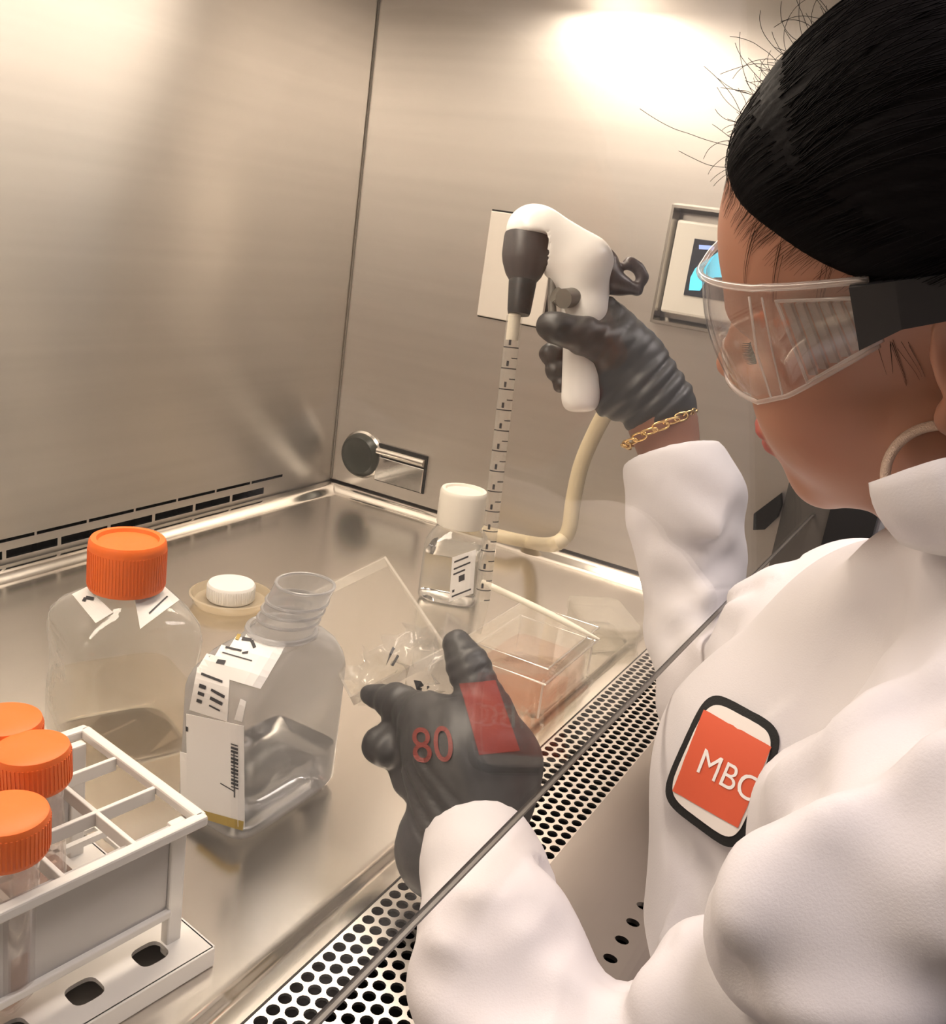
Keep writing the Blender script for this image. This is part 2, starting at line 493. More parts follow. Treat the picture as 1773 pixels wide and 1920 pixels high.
# sunken work tray: flat bottom, coved lips along the rear, side and front
def lip(d):
    if d <= 0.010: return 0.0
    t = min(1.0, (d - 0.010) / 0.018); return ZF * (1 - math.sqrt(max(0, 1 - t * t))) if False else ZF * (3 * t * t - 2 * t ** 3)
dd = [0.0, 0.003, 0.010, 0.0115, 0.013, 0.0145, 0.016, 0.0175, 0.019, 0.0205, 0.022, 0.0235, 0.025, 0.0265, 0.028, 0.031]
gx = [XL + d for d in dd] + list(np.linspace(XL + 0.06, -0.06, 24)) + [-d for d in reversed(dd)]
gy = [-d - 0.002 for d in dd] + list(np.linspace(-0.06, YFR + 0.06, 12)) + [YFR + d for d in reversed(dd)]
V = [(x, y, lip(min(-x, x - XL, -y - 0.002, (y - YFR) * 1.0))) for y in gy for x in gx]
nx = len(gx); Fc = [(j * nx + i, (j + 1) * nx + i, (j + 1) * nx + i + 1, j * nx + i + 1) for j in range(len(gy) - 1) for i in range(nx - 1)]
Fc = [f[::-1] for f in Fc]
tray = struct('floor', mesh('floor', V, Fc, M_TRAY)); tray.data.materials.append(M_RIM)
for p_ in tray.data.polygons:
    c_ = p_.center
    if min(-c_.x, c_.x - XL, -c_.y - 0.002, c_.y - YFR) < 0.028: p_.material_index = 1
tray['label'] = 'sunken stainless steel work tray of the cabinet'
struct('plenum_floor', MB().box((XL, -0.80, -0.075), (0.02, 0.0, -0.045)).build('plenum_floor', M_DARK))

# perforated intake grille in front of the tray: staggered round holes in a sheet
def grille(x0, x1, y0, rows, p=0.0092, q=0.0083, r=0.0037, n=12):
    V = []; Fc = []; nc = int((x1 - x0) / p)
    for j in range(rows):
        for i in range(nc):
            cx = x1 - (i + 0.5 + (0.5 if j % 2 else 0)) * p; cy = y0 - (j + 0.5) * q; b = len(V)
            for k in range(n):
                a = 2 * math.pi * (k + 0.5) / n; ca, sa = math.cos(a), math.sin(a); m = max(abs(ca), abs(sa))
                V.append((cx + ca / m * p / 2, cy + sa / m * q / 2, 0.0))
            for k in range(n):
                a = 2 * math.pi * (k + 0.5) / n; V.append((cx + r * math.cos(a), cy + r * math.sin(a), 0.0))
            for k in range(n):
                a = 2 * math.pi * (k + 0.5) / n; V.append((cx + r * math.cos(a), cy + r * math.sin(a), -0.0018))
            for k in range(n):
                k2 = (k + 1) % n
                Fc.append((b + k, b + k2, b + n + k2, b + n + k)); Fc.append((b + n + k, b + n + k2, b + 2 * n + k2, b + 2 * n + k))
    return V, Fc
YG0, NROW, QROW = YFR - 0.0028, 8, 0.0083
YG1 = YG0 - NROW * QROW
V, Fc = grille(XL, -0.012, YG0, NROW)
mb = MB().add(V, Fc)
mb.add([(XL, YFR - 0.0006, 0), (0, YFR - 0.0006, 0), (0, YG0, 0), (XL, YG0, 0)], [(3, 2, 1, 0)])
mb.add([(-0.0121, YG0, 0), (0, YG0, 0), (0, YG1, 0), (-0.0121, YG1, 0)], [(3, 2, 1, 0)])
struct('trim_2', mb.build('trim_2', M_GRILLE)); bpy.data.objects['trim_2']['label'] = 'perforated steel intake grille along the front of the tray'
mb = MB().box((XL, YFR - 0.0014, -0.02), (0, YFR - 0.0002, 0.0004))
struct('trim_3', mb.build('trim_3', plain('dark_seam', (0.03, 0.025, 0.02), 0.8)))  # dark strip along the seam between tray and grille

# plain apron in front of the grille with one row of small round holes, then the rolled front edge
yh = -0.7035; hp = 0.0187; w = 0.0187 / 2
V = []; Fc = []; n = 12
for i in range(int((-0.012 - XL) / hp)):
    cx = -0.5872 + 0.55 - i * hp; b = len(V)
    if cx - w < XL: break
    for k in range(n):
        a = 2 * math.pi * (k + .5) / n; ca, sa = math.cos(a), math.sin(a); m = max(abs(ca), abs(sa)); V.append((cx + ca / m * w, yh + sa / m * w, 0))
    for rr, zz in ((0.0043, 0), (0.0043, -0.003)):
        for k in range(n):
            a = 2 * math.pi * (k + .5) / n; V.append((cx + rr * math.cos(a) * 0.8, yh + rr * math.sin(a), zz))
    for k in range(n):
        k2 = (k + 1) % n; Fc.append((b + k, b + k2, b + n + k2, b + n + k)); Fc.append((b + n + k, b + n + k2, b + 2 * n + k2, b + 2 * n + k))
xa = min(v[0] for v in V); xb = max(v[0] for v in V)
mb = MB().add(V, Fc)
for (x0, x1, y0, y1) in ((XL, 0, yh + w, YG1), (XL, xa, yh - w, yh + w), (xb, 0, yh - w, yh + w)):
    mb.add([(x0, y0, 0), (x1, y0, 0), (x1, y1, 0), (x0, y1, 0)], [(0, 1, 2, 3)])
pr = [(yh - w, 0.0)] + [(yh - w - 0.030 * math.sin(a), -0.030 + 0.030 * math.cos(a)) for a in np.linspace(0.15, math.pi / 2, 9)] + [(yh - w - 0.030, -0.12)]
for (ya, za), (y2, z2) in zip(pr[:-1], pr[1:]):
    mb.add([(XL, ya, za), (0, ya, za), (0, y2, z2), (XL, y2, z2)], [(3, 2, 1, 0)])
struct('trim_4', mb.build('trim_4', steel('apron_steel', (0.42, 0.385, 0.36), 0.36, (0.05, 1, 1), var=0.04), smooth=True, sharp=30))
bpy.data.objects['trim_4']['label'] = 'steel front apron with a row of small round holes'

# sliding sash: one leaning pane of glass with a ground lower edge, between dark side rails
def gy_(z): return YGL + (z - ZGL) * TGL
zt = ZC + 0.02; th = 0.0030
V = [(XL, gy_(ZGL), ZGL), (-0.002, gy_(ZGL), ZGL), (-0.002, gy_(zt), zt), (XL, gy_(zt), zt)]
V += [(x, y - th, z) for x, y, z in V]
pane = mesh('window_1', V, [(3, 2, 1, 0), (4, 5, 6, 7), (2, 3, 7, 6)], M_GLASS, smooth=False)
struct('window_1', pane)
mb = MB().add([V[0], V[1], V[5], V[4]], [(0, 1, 2, 3)])
e = 0.0012
mb.add([(XL, V[0][1] + e * TGL, ZGL + e), (-0.002, V[0][1] + e * TGL, ZGL + e), (-0.002, V[0][1], ZGL - 0.0003), (XL, V[0][1], ZGL - 0.0003)], [(0, 1, 2, 3)])
mb.add([(XL, V[4][1] + e * TGL - 0.0001, ZGL + e), (-0.002, V[4][1] + e * TGL - 0.0001, ZGL + e), (-0.002, V[4][1] - 0.0001, ZGL), (XL, V[4][1] - 0.0001, ZGL)], [(3, 2, 1, 0)])
mb.build('pane_edge', M_GEDGE, pane)
struct('trim_5', MB().box((-0.012, -0.735, 0.0), (0.012, -0.686, ZC)).build('trim_5', M_BLACK))
struct('trim_10', MB().box((-0.0035, -0.6855, 0.004), (-0.0002, -0.635, ZC)).build('trim_10', plain('sash_channel', (0.10, 0.09, 0.08), 0.4)))
struct('trim_6', MB().box((XL - 0.012, -0.700, 0.0), (XL + 0.012, -0.686, ZC)).build('trim_6', M_BLACK))

# cabinet outside: hood above the sash, base under the tray, right-hand cheek
struct('trim_7', MB().box((XL - 0.06, -0.72, ZC + 0.03), (0.06, 0.06, ZC + 0.45), 0.01).build('trim_7', M_PAINT))
struct('trim_8', MB().box((XL - 0.06, -0.72, -0.40), (0.06, 0.06, -0.125), 0.01).build('trim_8', M_PAINT))
struct('trim_9', MB().box((0.021, -0.735, -0.12), (0.060, 0.06, ZC + 0.03), 0.004).build('trim_9', plain('cabinet_cheek', (0.20, 0.18, 0.18), 0.5)))

# cabinet lamp: two fluorescent tubes behind the hood
lamp = tag(empty('cabinet_lamp', (-0.62, LAMP_Y, ZC)), 'twin fluorescent tubes under the cabinet top', 'lamp')
MB().box((-0.61, -0.055, -0.012), (0.60, 0.055, -0.001), 0.002).build('housing', plain('lamp_housing', (0.75, 0.74, 0.72), 0.4), lamp)
for dy in (-0.025, 0.025):
    MB().tube([(-0.57, dy, -0.028), (0.57, dy, -0.028)], 0.013, 16).build('lamp_tube', M_CABLAMP, lamp, smooth=True)

# the lab around the cabinet
struct('floor_lab', MB().box((-4.0, -4.0, -0.95), (1.3, 0.6, -0.90)).build('floor_lab', M_LABFLOOR))
struct('ceiling_lab', MB().box((-4.0, -4.0, 1.75), (1.3, 0.6, 1.80)).build('ceiling_lab', M_CEIL))
struct('wall_rear_lab', MB().box((-4.0, 0.6, -0.95), (1.3, 0.65, 1.8)).build('wall_rear_lab', M_LABWALL))
struct('wall_front_lab', MB().box((-4.0, -4.05, -0.95), (1.3, -4.0, 1.8)).build('wall_front_lab', M_LABWALL))
struct('wall_left_lab', MB().box((-4.05, -4.0, -0.95), (-4.0, 0.65, 1.8)).build('wall_left_lab', M_LABWALL))
struct('wall_right_lab', MB().box((1.3, -4.0, -0.95), (1.35, 0.65, 1.8)).build('wall_right_lab', M_LABWALL))
for k, (lx, ly) in enumerate(PANELS):
    t = tag(empty('ceiling_light', (lx, ly, 1.75)), ('recessed lab ceiling light on the left above the cabinet front', 'recessed lab ceiling light on the right above the cabinet front')[k], 'ceiling light', 'lab ceiling lights')
    MB().box((-0.62, -0.32, -0.02), (0.62, 0.32, 0.0), 0.004).build('frame', M_PAINT, t)
    MB().box((-0.58, -0.28, -0.026), (0.58, 0.28, -0.0205)).build('diffuser', M_ROOMLAMP, t)

M_WHITE = plain('white_plastic', (0.80, 0.77, 0.73), 0.35, sss=0.0)
M_GUNWHITE = plain('white_gun_plastic', (0.88, 0.86, 0.83), 0.28)
M_GREY = plain('grey_plastic', (0.075, 0.070, 0.072), 0.40)
M_DGREY = plain('dark_grey_rubber', (0.035, 0.036, 0.038), 0.42)
M_ORANGE = plain('orange_cap_plastic', (0.95, 0.19, 0.035), 0.45, spec=0.35)
M_PAPER = plain('label_paper', (0.84, 0.82, 0.80), 0.6)
M_INK = plain('label_ink', (0.03, 0.03, 0.035), 0.6)
M_OLIVE = plain('olive_label_band', (0.42, 0.30, 0.07), 0.5)
M_PETG = clear('clear_bottle_plastic', (0.955, 0.95, 0.935), 0.13, 0.06, (0.88, 0.86, 0.83), 1.52, bump=0.15, edge=0.45)
M_MILKY = clear('milky_bottle_plastic', (0.90, 0.90, 0.90), 0.42, 0.2, (0.60, 0.595, 0.60), 1.45, edge=0.3)
M_LID = clear('clear_lid_plastic', (0.985, 0.98, 0.96), 0.06, 0.04, (0.95, 0.9, 0.82), 1.50, edge=0.2)
M_TUBE = clear('clear_tube_plastic', (0.97, 0.95, 0.94), 0.16, 0.10, (0.92, 0.86, 0.84), 1.45)
M_PIPET = clear('pipette_glass', (0.98, 0.975, 0.96), 0.16, 0.05, (0.9, 0.88, 0.84), 1.5)
M_MEDIUM = clear('pale_medium', (0.97, 0.945, 0.90), 0.06, 0.03, (0.85, 0.72, 0.58), 1.33, bump=0.2)
M_EDGE = clear('thick_plastic_edge', (0.95, 0.94, 0.92), 0.45, 0.08, (0.95, 0.91, 0.86), 1.5)
M_WATER = liquid('clear_buffer', (0.985, 0.99, 0.99))
M_PINK = clear('pink_medium', (0.97, 0.87, 0.82), 0.16, 0.05, (0.90, 0.66, 0.58), 1.33)
M_HOSE = plain('tan_silicone', (0.66, 0.56, 0.38), 0.45)
M_STEELTRIM = steel('satin_steel_trim', (0.62, 0.59, 0.55), 0.22, (1, 0.1, 1), var=0.04)

# ---------------------------------------------------------------- fittings on the right-hand wall
# socket cover plate with a black gasket
a = atx(922, 397); b = atx(905, 590)
yL, z1, z0 = (a[1] + b[1]) / 2, a[2] + 0.001, b[2] - 0.001; yR = yL - 0.092
t = tag(empty('socket_cover', (0, (yL + yR) / 2, z0)), 'blank off-white cover plate on the steel side wall behind the pipette gun', 'cover plate')
hw = (yL - yR) / 2
MB().box((-0.003, -hw - 0.0022, -0.0022), (0, hw + 0.0022, z1 - z0 + 0.0022)).build('gasket', M_BLACK, t)
MB().box((-0.010, -hw, 0.0), (-0.0031, hw, z1 - z0), 0.0012).build('plate', plain('cover_plate', (0.66, 0.61, 0.55), 0.4), t)

# control panel: raised steel surround, white bezel, lit screen
zb, ztp = 0.3055, 0.4425; y1, y0 = -0.4405, -0.575
t = tag(empty('control_panel', (0, (y0 + y1) / 2, zb)), 'white touch-screen control panel in a raised steel surround behind the goggles', 'control panel')
hy = (y1 - y0) / 2; H = ztp - zb
D = 0.022
def fr(ins, x): return [(-x, -hy + ins, ins), (-x, hy - ins, ins), (-x, hy - ins, H - ins), (-x, -hy + ins, H - ins)]
V = fr(0, 0) + fr(0.003, D) + fr(0.006, D) + fr(0.010, 0.010)
Fc = []
for k in range(3):
    for i in range(4):
        j = (i + 1) % 4; Fc.append((k * 4 + i, k * 4 + 4 + i, k * 4 + 4 + j, k * 4 + j))
mesh('surround', V, Fc, M_STEELTRIM, t, smooth=False)
bz = MB().box((-0.018, -hy + 0.011, 0.016), (-0.008, hy - 0.011, H - 0.018), 0.003).build('bezel', plain('bezel_white', (0.80, 0.76, 0.68), 0.35), t)
s0 = atx(1300, 447, -0.018); s1 = atx(1284, 553, -0.018)
ys = (s0[1] + s1[1]) / 2 - t.location[1]; zs0, zs1 = s1[2] - zb, s0[2] - zb
MB().box((-0.0192, ys - 0.085, zs0), (-0.0181, ys, zs1)).build('screen', glow('screen_dark', (0.004, 0.006, 0.012), 0.6), t)
def scr(pts, nm, m):
    P = [atx(px, py, -0.0196) - np.array(t.location) for px, py in pts]
    mesh(nm, P, [tuple(range(len(P)))], m, t, smooth=False)
M_CYAN = glow('screen_cyan', (0.10, 0.62, 0.85), 0.9)
scr([(1291, 544), (1294, 520), (1303, 503), (1318, 491), (1336, 480), (1352, 467), (1364, 458), (1364, 520), (1340, 520), (1322, 528), (1312, 545)], 'screen_graphic', M_CYAN)
scr([(1360, 460), (1400, 440), (1420, 470), (1420, 540), (1364, 530)], 'screen_graphic', glow('screen_blue', (0.06, 0.12, 0.4), 0.5))
scr([(1310, 459), (1338, 461), (1338, 469), (1310, 467)], 'screen_readout', glow('screen_text', (0.25, 0.35, 0.75), 1.0))

# service valve: round dark knob beside a recessed steel plate
k = atx(680, 852)
t = tag(empty('port_plug', (0, k[1], k[2])), 'round dark plug of the service port low on the side wall by the corner', 'port plug')
MB().lathe([(0, 0.011), (0.018, 0.011), (0.0215, 0.013), (0.026, 0.014), (0.0305, 0.010), (0.0315, 0.004), (0.0315, 0.0)], 40, axis=(-1, 0, 0)).build('knob', plain('plug_green_black', (0.035, 0.038, 0.032), 0.35), t, smooth=True)
MB().lathe([(0.0, 0.0005), (0.0345, 0.0005), (0.0345, 0.002), (0.0315, 0.0045)], 40, axis=(-1, 0, 0)).build('collar_ring', M_STEELTRIM, t, smooth=True)
zc0, zc1 = 0.0205, 0.0745; ya, yb_ = -0.078, -0.160
t = tag(empty('hinged_flap', (0, (ya + yb_) / 2, zc0)), 'small hinged steel socket flap beside the round plug on the side wall', 'socket flap')
hw = (ya - yb_) / 2
MB().box((-0.0025, -hw, 0), (0, hw, zc1 - zc0)).build('frame', M_BLACK, t)
MB().box((-0.0060, -hw + 0.002, 0.0015), (-0.0026, hw - 0.001, 0.036), 0.001).build('flap', steel('mirror_steel', (0.80, 0.79, 0.77), 0.10, (1, 1, 1), var=0.02, bump=0.0), t)
MB().tube([(-0.006, -hw + 0.002, 0.044), (-0.006, hw - 0.002, 0.044)], 0.0055, 14).build('hinge_barrel', M_STEELTRIM, t, smooth=True)

# dark arm-rest bracket slot close to the front edge of the side wall
t = tag(empty('rail_bracket', tuple(atx(1440, 955))), 'small black bracket on the side wall beneath the chin', 'bracket')
mesh('bracket_plate', [p - atx(1440, 955) + np.array([dx, 0, 0]) for dx in (-0.012, -0.0005) for p in (atx(1416, 990), atx(1417, 960), atx(1466, 923), atx(1468, 945), atx(1460, 968), atx(1438, 989))],
     [(0, 1, 2, 3, 4, 5), (11, 10, 9, 8, 7, 6)] + [(i, i + 6, (i + 1) % 6 + 6, (i + 1) % 6) for i in range(6)], M_BLACK, t, smooth=False)

# ---------------------------------------------------------------- tan hose
hp_ = [at(1175, 700, .93), at(1150, 748, .95), at(1118, 805, .985), at(1090, 870, 1.01), at(1075, 935, 1.025), at(1068, 985, 1.03), at(1058, 1008, 1.035), at(1035, 1021, 1.045), atz(1000, 1018, .010), atz(950, 1008, .0095), atz(890, 993, .0095), atz(835, 977, .0095)]
o = MB().tube(spline(hp_, 8), 0.0085, 14).build('rubber_hose', M_HOSE, smooth=True)
tag(o, 'tan rubber hose hanging along the side wall and bending onto the tray', 'hose')

# ---------------------------------------------------------------- bottles
def cap_prof(r, h, rec=True):
    p = [(r * 0.97, 0), (r, 0.002), (r, h - 0.005), (r * 0.985, h - 0.002), (r * 0.94, h)]
    if rec: p += [(r * 0.80, h), (r * 0.76, h - 0.0025), (r * 0.3, h - 0.0025), (0.0001, h - 0.0025)]
    else: p += [(0.0001, h)]
    return p
def ribs(r, h, z0, n=60):
    mb = MB()
    for k in range(n):
        a = 2 * math.pi * k / n; c_, s_ = math.cos(a), math.sin(a)
        mb.beam((c_ * r, s_ * r, z0), (c_ * r, s_ * r, z0 + h), 0.0009, 0.0006, up=(c_, s_, 0))
    return mb

# square bottle with orange cap
pb = atz(226, 1384, ZF)
b1 = tag(empty('media_bottle', pb, math.radians(-24)), 'clear square bottle with a ribbed orange screw cap and white tape on its shoulders', 'bottle')
def body1(g=0.0):
    R = []
    for z, s, ex in ((0, .86, 5), (.003, .94, 5), (.008, 1, 5), (.030, 1, 5), (.042, .985, 5), (.055, .955, 5), (.068, .955, 5), (.078, .985, 5), (.088, 1.0, 5), (.098, .97, 4.5), (.106, .86, 4), (.112, .70, 3.2), (.117, .52, 2.4), (.120, .46, 2), (.128, .46, 2)):
        R.append(((0, 0, z), .0470 * s - g, .0450 * s - g, ex, None))
    return R
V, Fc = loft(body1(), 64, True, False); B1 = mesh('body', V, Fc, M_PETG, b1, sharp=60)
rl = [((0, 0, .002 + z), a, a2, ex, m) for (z, (c0, a, a2, ex, m)) in zip([r[0][2] for r in body1()][:4], body1(.0022)[:4])] + [((0, 0, .046), .0470 * .985 - .0022, .0450 * .985 - .0022, 5, None)]
V, Fc = loft(rl, 64); mesh('medium', V, Fc, M_MEDIUM, b1, sharp=60)
cp = MB().lathe(cap_prof(.0262, .036), 60, (0, 0, .122)).build('cap', M_ORANGE, b1, smooth=True)
ribs(.0262, .026, .125, 72).build('ribs', M_ORANGE, cp)

def bvh_obj(o):
    mw = o.matrix_world
    p = o.parent; mt = Matrix.Identity(4)
    ch = [o]
    while p is not None: ch.append(p); p = p.parent
    for q in reversed(ch): mt = mt @ q.matrix_basis
    V = [mt @ v.co for v in o.data.vertices]
    return BVHTree.FromPolygons(V, [tuple(p.vertices) for p in o.data.polygons]), mt.inverted()

def stick(name, obj, quad, mat, parent, nx=8, ny=6, off=0.0006, thick=0.0005, inside=None, world_parent_inv=None):
    bv, _ = bvh_obj(obj)
    V, Fc = conform_sheet(bv, quad, nx, ny, off, inside)
    V2, _f = conform_sheet(bv, quad, nx, ny, off + thick, inside)
    if len(V) != len(V2) or not len(V): return None
    n = len(V); F2 = [[i + n for i in f] for f in Fc]; F1 = [f[::-1] for f in Fc]
    ed = {}
    for f in Fc:
        for i in range(4): ed[(f[i], f[(i + 1) % 4])] = 1
    sd = [(a, b, b + n, a + n) for (a, b) in ed if (b, a) not in ed]
    P = np.vstack([V, V2])
    mt = Matrix.Identity(4); ch = []; p = parent
    while p is not None: ch.append(p); p = p.parent
    for q in reversed(ch): mt = mt @ q.matrix_basis
    inv = np.array(mt.inverted()); P = P @ inv[:3, :3].T + inv[:3, 3]
    return mesh(name, P, F2 + F1 + sd, mat, parent, smooth=False)

def strokes(name, obj, quad, segs, mat, parent, off=0.0014):
    """printed marks, one piece each: seg = (s0,t0,s1,t1,half width) in the label's own 0..1 frame"""
    bv, _ = bvh_obj(obj)
    mt = Matrix.Identity(4); ch = []; p = parent
    while p is not None: ch.append(p); p = p.parent
    for q_ in reversed(ch): mt = mt @ q_.matrix_basis
    inv = np.array(mt.inverted())
    q = np.array(quad, float); asp = np.linalg.norm(q[1] - q[0]) / np.linalg.norm(q[3] - q[0])
    for (s0, t0, s1, t1, w_) in segs:
        V = []; Fc = []
        d = np.array([(s1 - s0) * asp, t1 - t0]); L = np.linalg.norm(d) + 1e-9; nrm = np.array([-d[1], d[0]]) / L * w_
        m = max(1, int(L / 0.12)); row = []
        for i in range(m + 1):
            f_ = i / m; s = s0 + (s1 - s0) * f_; t_ = t0 + (t1 - t0) * f_
            row.append((conform(bv, quad, (s + nrm[0] / asp, t_ + nrm[1]), off), conform(bv, quad, (s - nrm[0] / asp, t_ - nrm[1]), off)))
        if any(v is None for r in row for v in r): continue
        for A, B in row: V += [A, B]
        Fc = [(2 * i, 2 * i + 1, 2 * i + 3, 2 * i + 2) for i in range(m)]
        mesh(name, np.array(V) @ inv[:3, :3].T + inv[:3, 3], Fc, mat, parent, smooth=False)

q1 = [(122, 1098), (148, 1087), (212, 1150), (180, 1170)]
tp = stick('tape', B1, q1, M_PAPER, b1, 8, 4)
strokes('handwriting', B1, q1, [(.25, .5, .5, .45, .03), (.5, .45, .8, .55, .04)], M_INK, tp)
q2 = [(252, 1122), (322, 1085), (366, 1104), (262, 1180)]
tp = stick('tape', B1, q2, M_PAPER, b1, 10, 6)
strokes('handwriting', B1, q2, [(.25, .25, .8, .2, .03), (.2, .75, .6, .6, .03), (.6, .6, .95, .62, .03)], M_INK, tp)

# square bottle, neck open, white label
n_ = atz(462, 1588, ZF); l_ = atz(306, 1532, ZF); r_ = atz(645, 1460, ZF)
ul = l_ - n_; ur = r_ - n_
#print('bottle2', n_, l_, r_, np.linalg.norm(ul), np.linalg.norm(ur), np.degrees(math.acos(ul @ ur / np.linalg.norm(ul) / np.linalg.norm(ur))))
w2 = np.linalg.norm(ul); d2 = np.linalg.norm(ur)
ang = math.atan2(ur[1], ur[0])
ctr = (l_ + r_) / 2
b2 = tag(empty('open_bottle', ctr, ang), 'milky square bottle with open threaded neck and a large white label', 'bottle')
hx, hy2 = d2 / 2, w2 / 2
nx_, ny_ = np.array([math.cos(ang), math.sin(ang)]), np.array([-math.sin(ang), math.cos(ang)])
ntop = at(566, 1098, .62); nt = ntop - ctr; nl = np.array([nt[:2] @ nx_, nt[:2] @ ny_, nt[2]])
NB = np.array([.003, -.005]); NT = np.array([.0095, -.0155])
def body2(g=0.0):
    R = []
    for z, s, ex, o in ((0, .86, 6, 0), (.003, .95, 6, 0), (.008, 1, 7, 0), (.050, 1, 7, 0), (.095, 1, 7, 0), (.101, .985, 6, .02), (.106, .95, 5.5, .1), (.116, .82, 4.5, .4), (.1235, .64, 3, .85)):
        R.append(((NB[0] * o, NB[1] * o, z), hx * s - g, hy2 * s - g, ex, None))
    R.append(((NB[0], NB[1], .126), .0225 - g, .0225 - g, 2, None))
    for z in (.130, .1305, .1615, .162):
        f_ = (z - .126) / .036; c0 = NB * (1 - f_) + NT * f_; R.append(((c0[0], c0[1], z), .0195 - g, .0195 - g, 2, None))
    return R
V, Fc = loft(body2(), 72, True, False); B2 = mesh('body', V, Fc, M_MILKY, b2, sharp=50)
for zt_ in (.137, .1435, .150):
    f_ = (zt_ - .126) / .036; c0 = NB * (1 - f_) + NT * f_
    MB().tube([(c0[0] + .0199 * math.cos(a), c0[1] + .0199 * math.sin(a), zt_ + .0035 * (a / 6.28 - .5)) for a in np.linspace(0, 6.0, 40)], .0012, 6).build('neck_thread', M_MILKY, b2, smooth=True)
f_ = 1.0
MB().tube([(NT[0] + .0188 * math.cos(a), NT[1] + .0188 * math.sin(a), .162) for a in np.linspace(0, 2 * math.pi, 40, endpoint=False)], .0011, 8, closed=True).build('neck_lip', M_MILKY, b2, smooth=True)
MB().tube([(NB[0] + .0222 * math.cos(a), NB[1] + .0222 * math.sin(a), .1285) for a in np.linspace(0, 2 * math.pi, 40, endpoint=False)], .0020, 8, closed=True).build('neck_ring', M_MILKY, b2, smooth=True)
rl = [((c0[0], c0[1], z_ + .002), a_ - .0022, b_ - .0022, ex, m) for (c0, a_, b_, ex, m) in body2()[:3] for z_ in (c0[2],)] + [((0, 0, .034), hx - .0022, hy2 - .0022, 7, None)]
V, Fc = loft(rl, 72); mesh('buffer', V, Fc, M_WATER, b2, sharp=50)
qa = [(392, 1170), (537, 1208), (487, 1292), (342, 1248)]
lb = stick('label', B2, qa, M_PAPER, b2, 10, 8)
stick('label_band', B2, [(432, 1182), (456, 1188), (447, 1203), (424, 1197)], M_OLIVE, lb, 4, 3, .0012, .0002)
strokes('label_print', B2, qa, [(.48, .15, .60, .12, .04), (.60, .14, .68, .26, .03), (.36, .40, .56, .38, .02), (.58, .42, .64, .38, .02), (.36, .52, .74, .52, .012), (.36, .72, .46, .70, .04)], M_INK, lb)
qb = [(372, 1252), (432, 1270), (428, 1352), (357, 1330)]
lb = stick('label', B2, qb, M_PAPER, b2, 8, 8)
strokes('label_print', B2, qb, [(.15, .12, .8, .16, .03), (.15, .38, .35, .39, .04), (.15, .55, .33, .56, .04), (.15, .72, .3, .73, .04), (.5, .40, .9, .47, .03), (.5, .58, .85, .64, .04), (.5, .75, .8, .8, .02)], M_INK, lb)
qc = [(316, 1330), (458, 1360), (458, 1552), (318, 1505)]
lb = stick('label', B2, qc, M_PAPER, b2, 12, 12)
strokes('label_print', B2, qc, [(.08, .05, .3, .09, .012), (.15, .12, .26, .13, .012), (.15, .12, .15, .17, .012), (.26, .13, .26, .18, .012), (.15, .17, .26, .18, .012), (.08, .36, .2, .37, .035), (.08, .42, .2, .43, .02), (.70, .62, .88, .66, .006), (.88, .28, .88, .72, .006)]
        + [(.84, .20 + .035 * k, .93, .205 + .035 * k, .012 if k % 3 else .006) for k in range(13)], M_INK, lb)
stick('label_band', B2, [(372, 1515), (456, 1538), (454, 1555), (380, 1532)], M_OLIVE, lb, 6, 3, .0012, .0002)
lb = stick('label', B2, [(452, 1310), (462, 1315), (455, 1352), (441, 1348)], M_PAPER, b2, 4, 4)

# small square bottle with white cap by the side wall
pb = atz(842, 1118, ZF)
b3 = tag(empty('reagent_bottle', pb, math.radians(20)), 'small clear square bottle with a thick white cap standing behind the raised thumb', 'bottle')
R = [((0, 0, z), .0325 * s, .0325 * s, ex, None) for z, s, ex in ((0, .88, 6), (.003, .96, 6), (.007, 1, 6), (.062, 1, 6), (.070, .96, 5), (.077, .82, 4), (.082, .66, 2.6), (.085, .64, 2), (.093, .64, 2))]
V, Fc = loft(R, 56, True, False); B3 = mesh('body', V, Fc, M_PETG, b3, sharp=50)
R = [((0, 0, z), .0325 * s - .002, .0325 * s - .002, 6, None) for z, s in ((.002, .9), (.005, .97), (.009, 1), (.056, 1))]
V, Fc = loft(R, 56); mesh('reagent', V, Fc, M_WATER, b3, sharp=50)
cp = MB().lathe(cap_prof(.0258, .040), 56, (0, 0, .085)).build('cap', plain('white_cap', (0.86, 0.82, 0.74), 0.4), b3, smooth=True)
q3 = [(848, 1045), (892, 1030), (886, 1112), (842, 1128)]
lb = stick('label', B3, q3, M_PAPER, b3, 6, 8)
strokes('label_print', B3, q3, [(.1, .12, .7, .1, .02), (.1, .28, .8, .25, .02), (.1, .4, .6, .38, .02), (.35, .55, .6, .54, .07), (.1, .9, .9, .88, .02), (.1, .78, .2, .78, .03)], M_INK, lb)

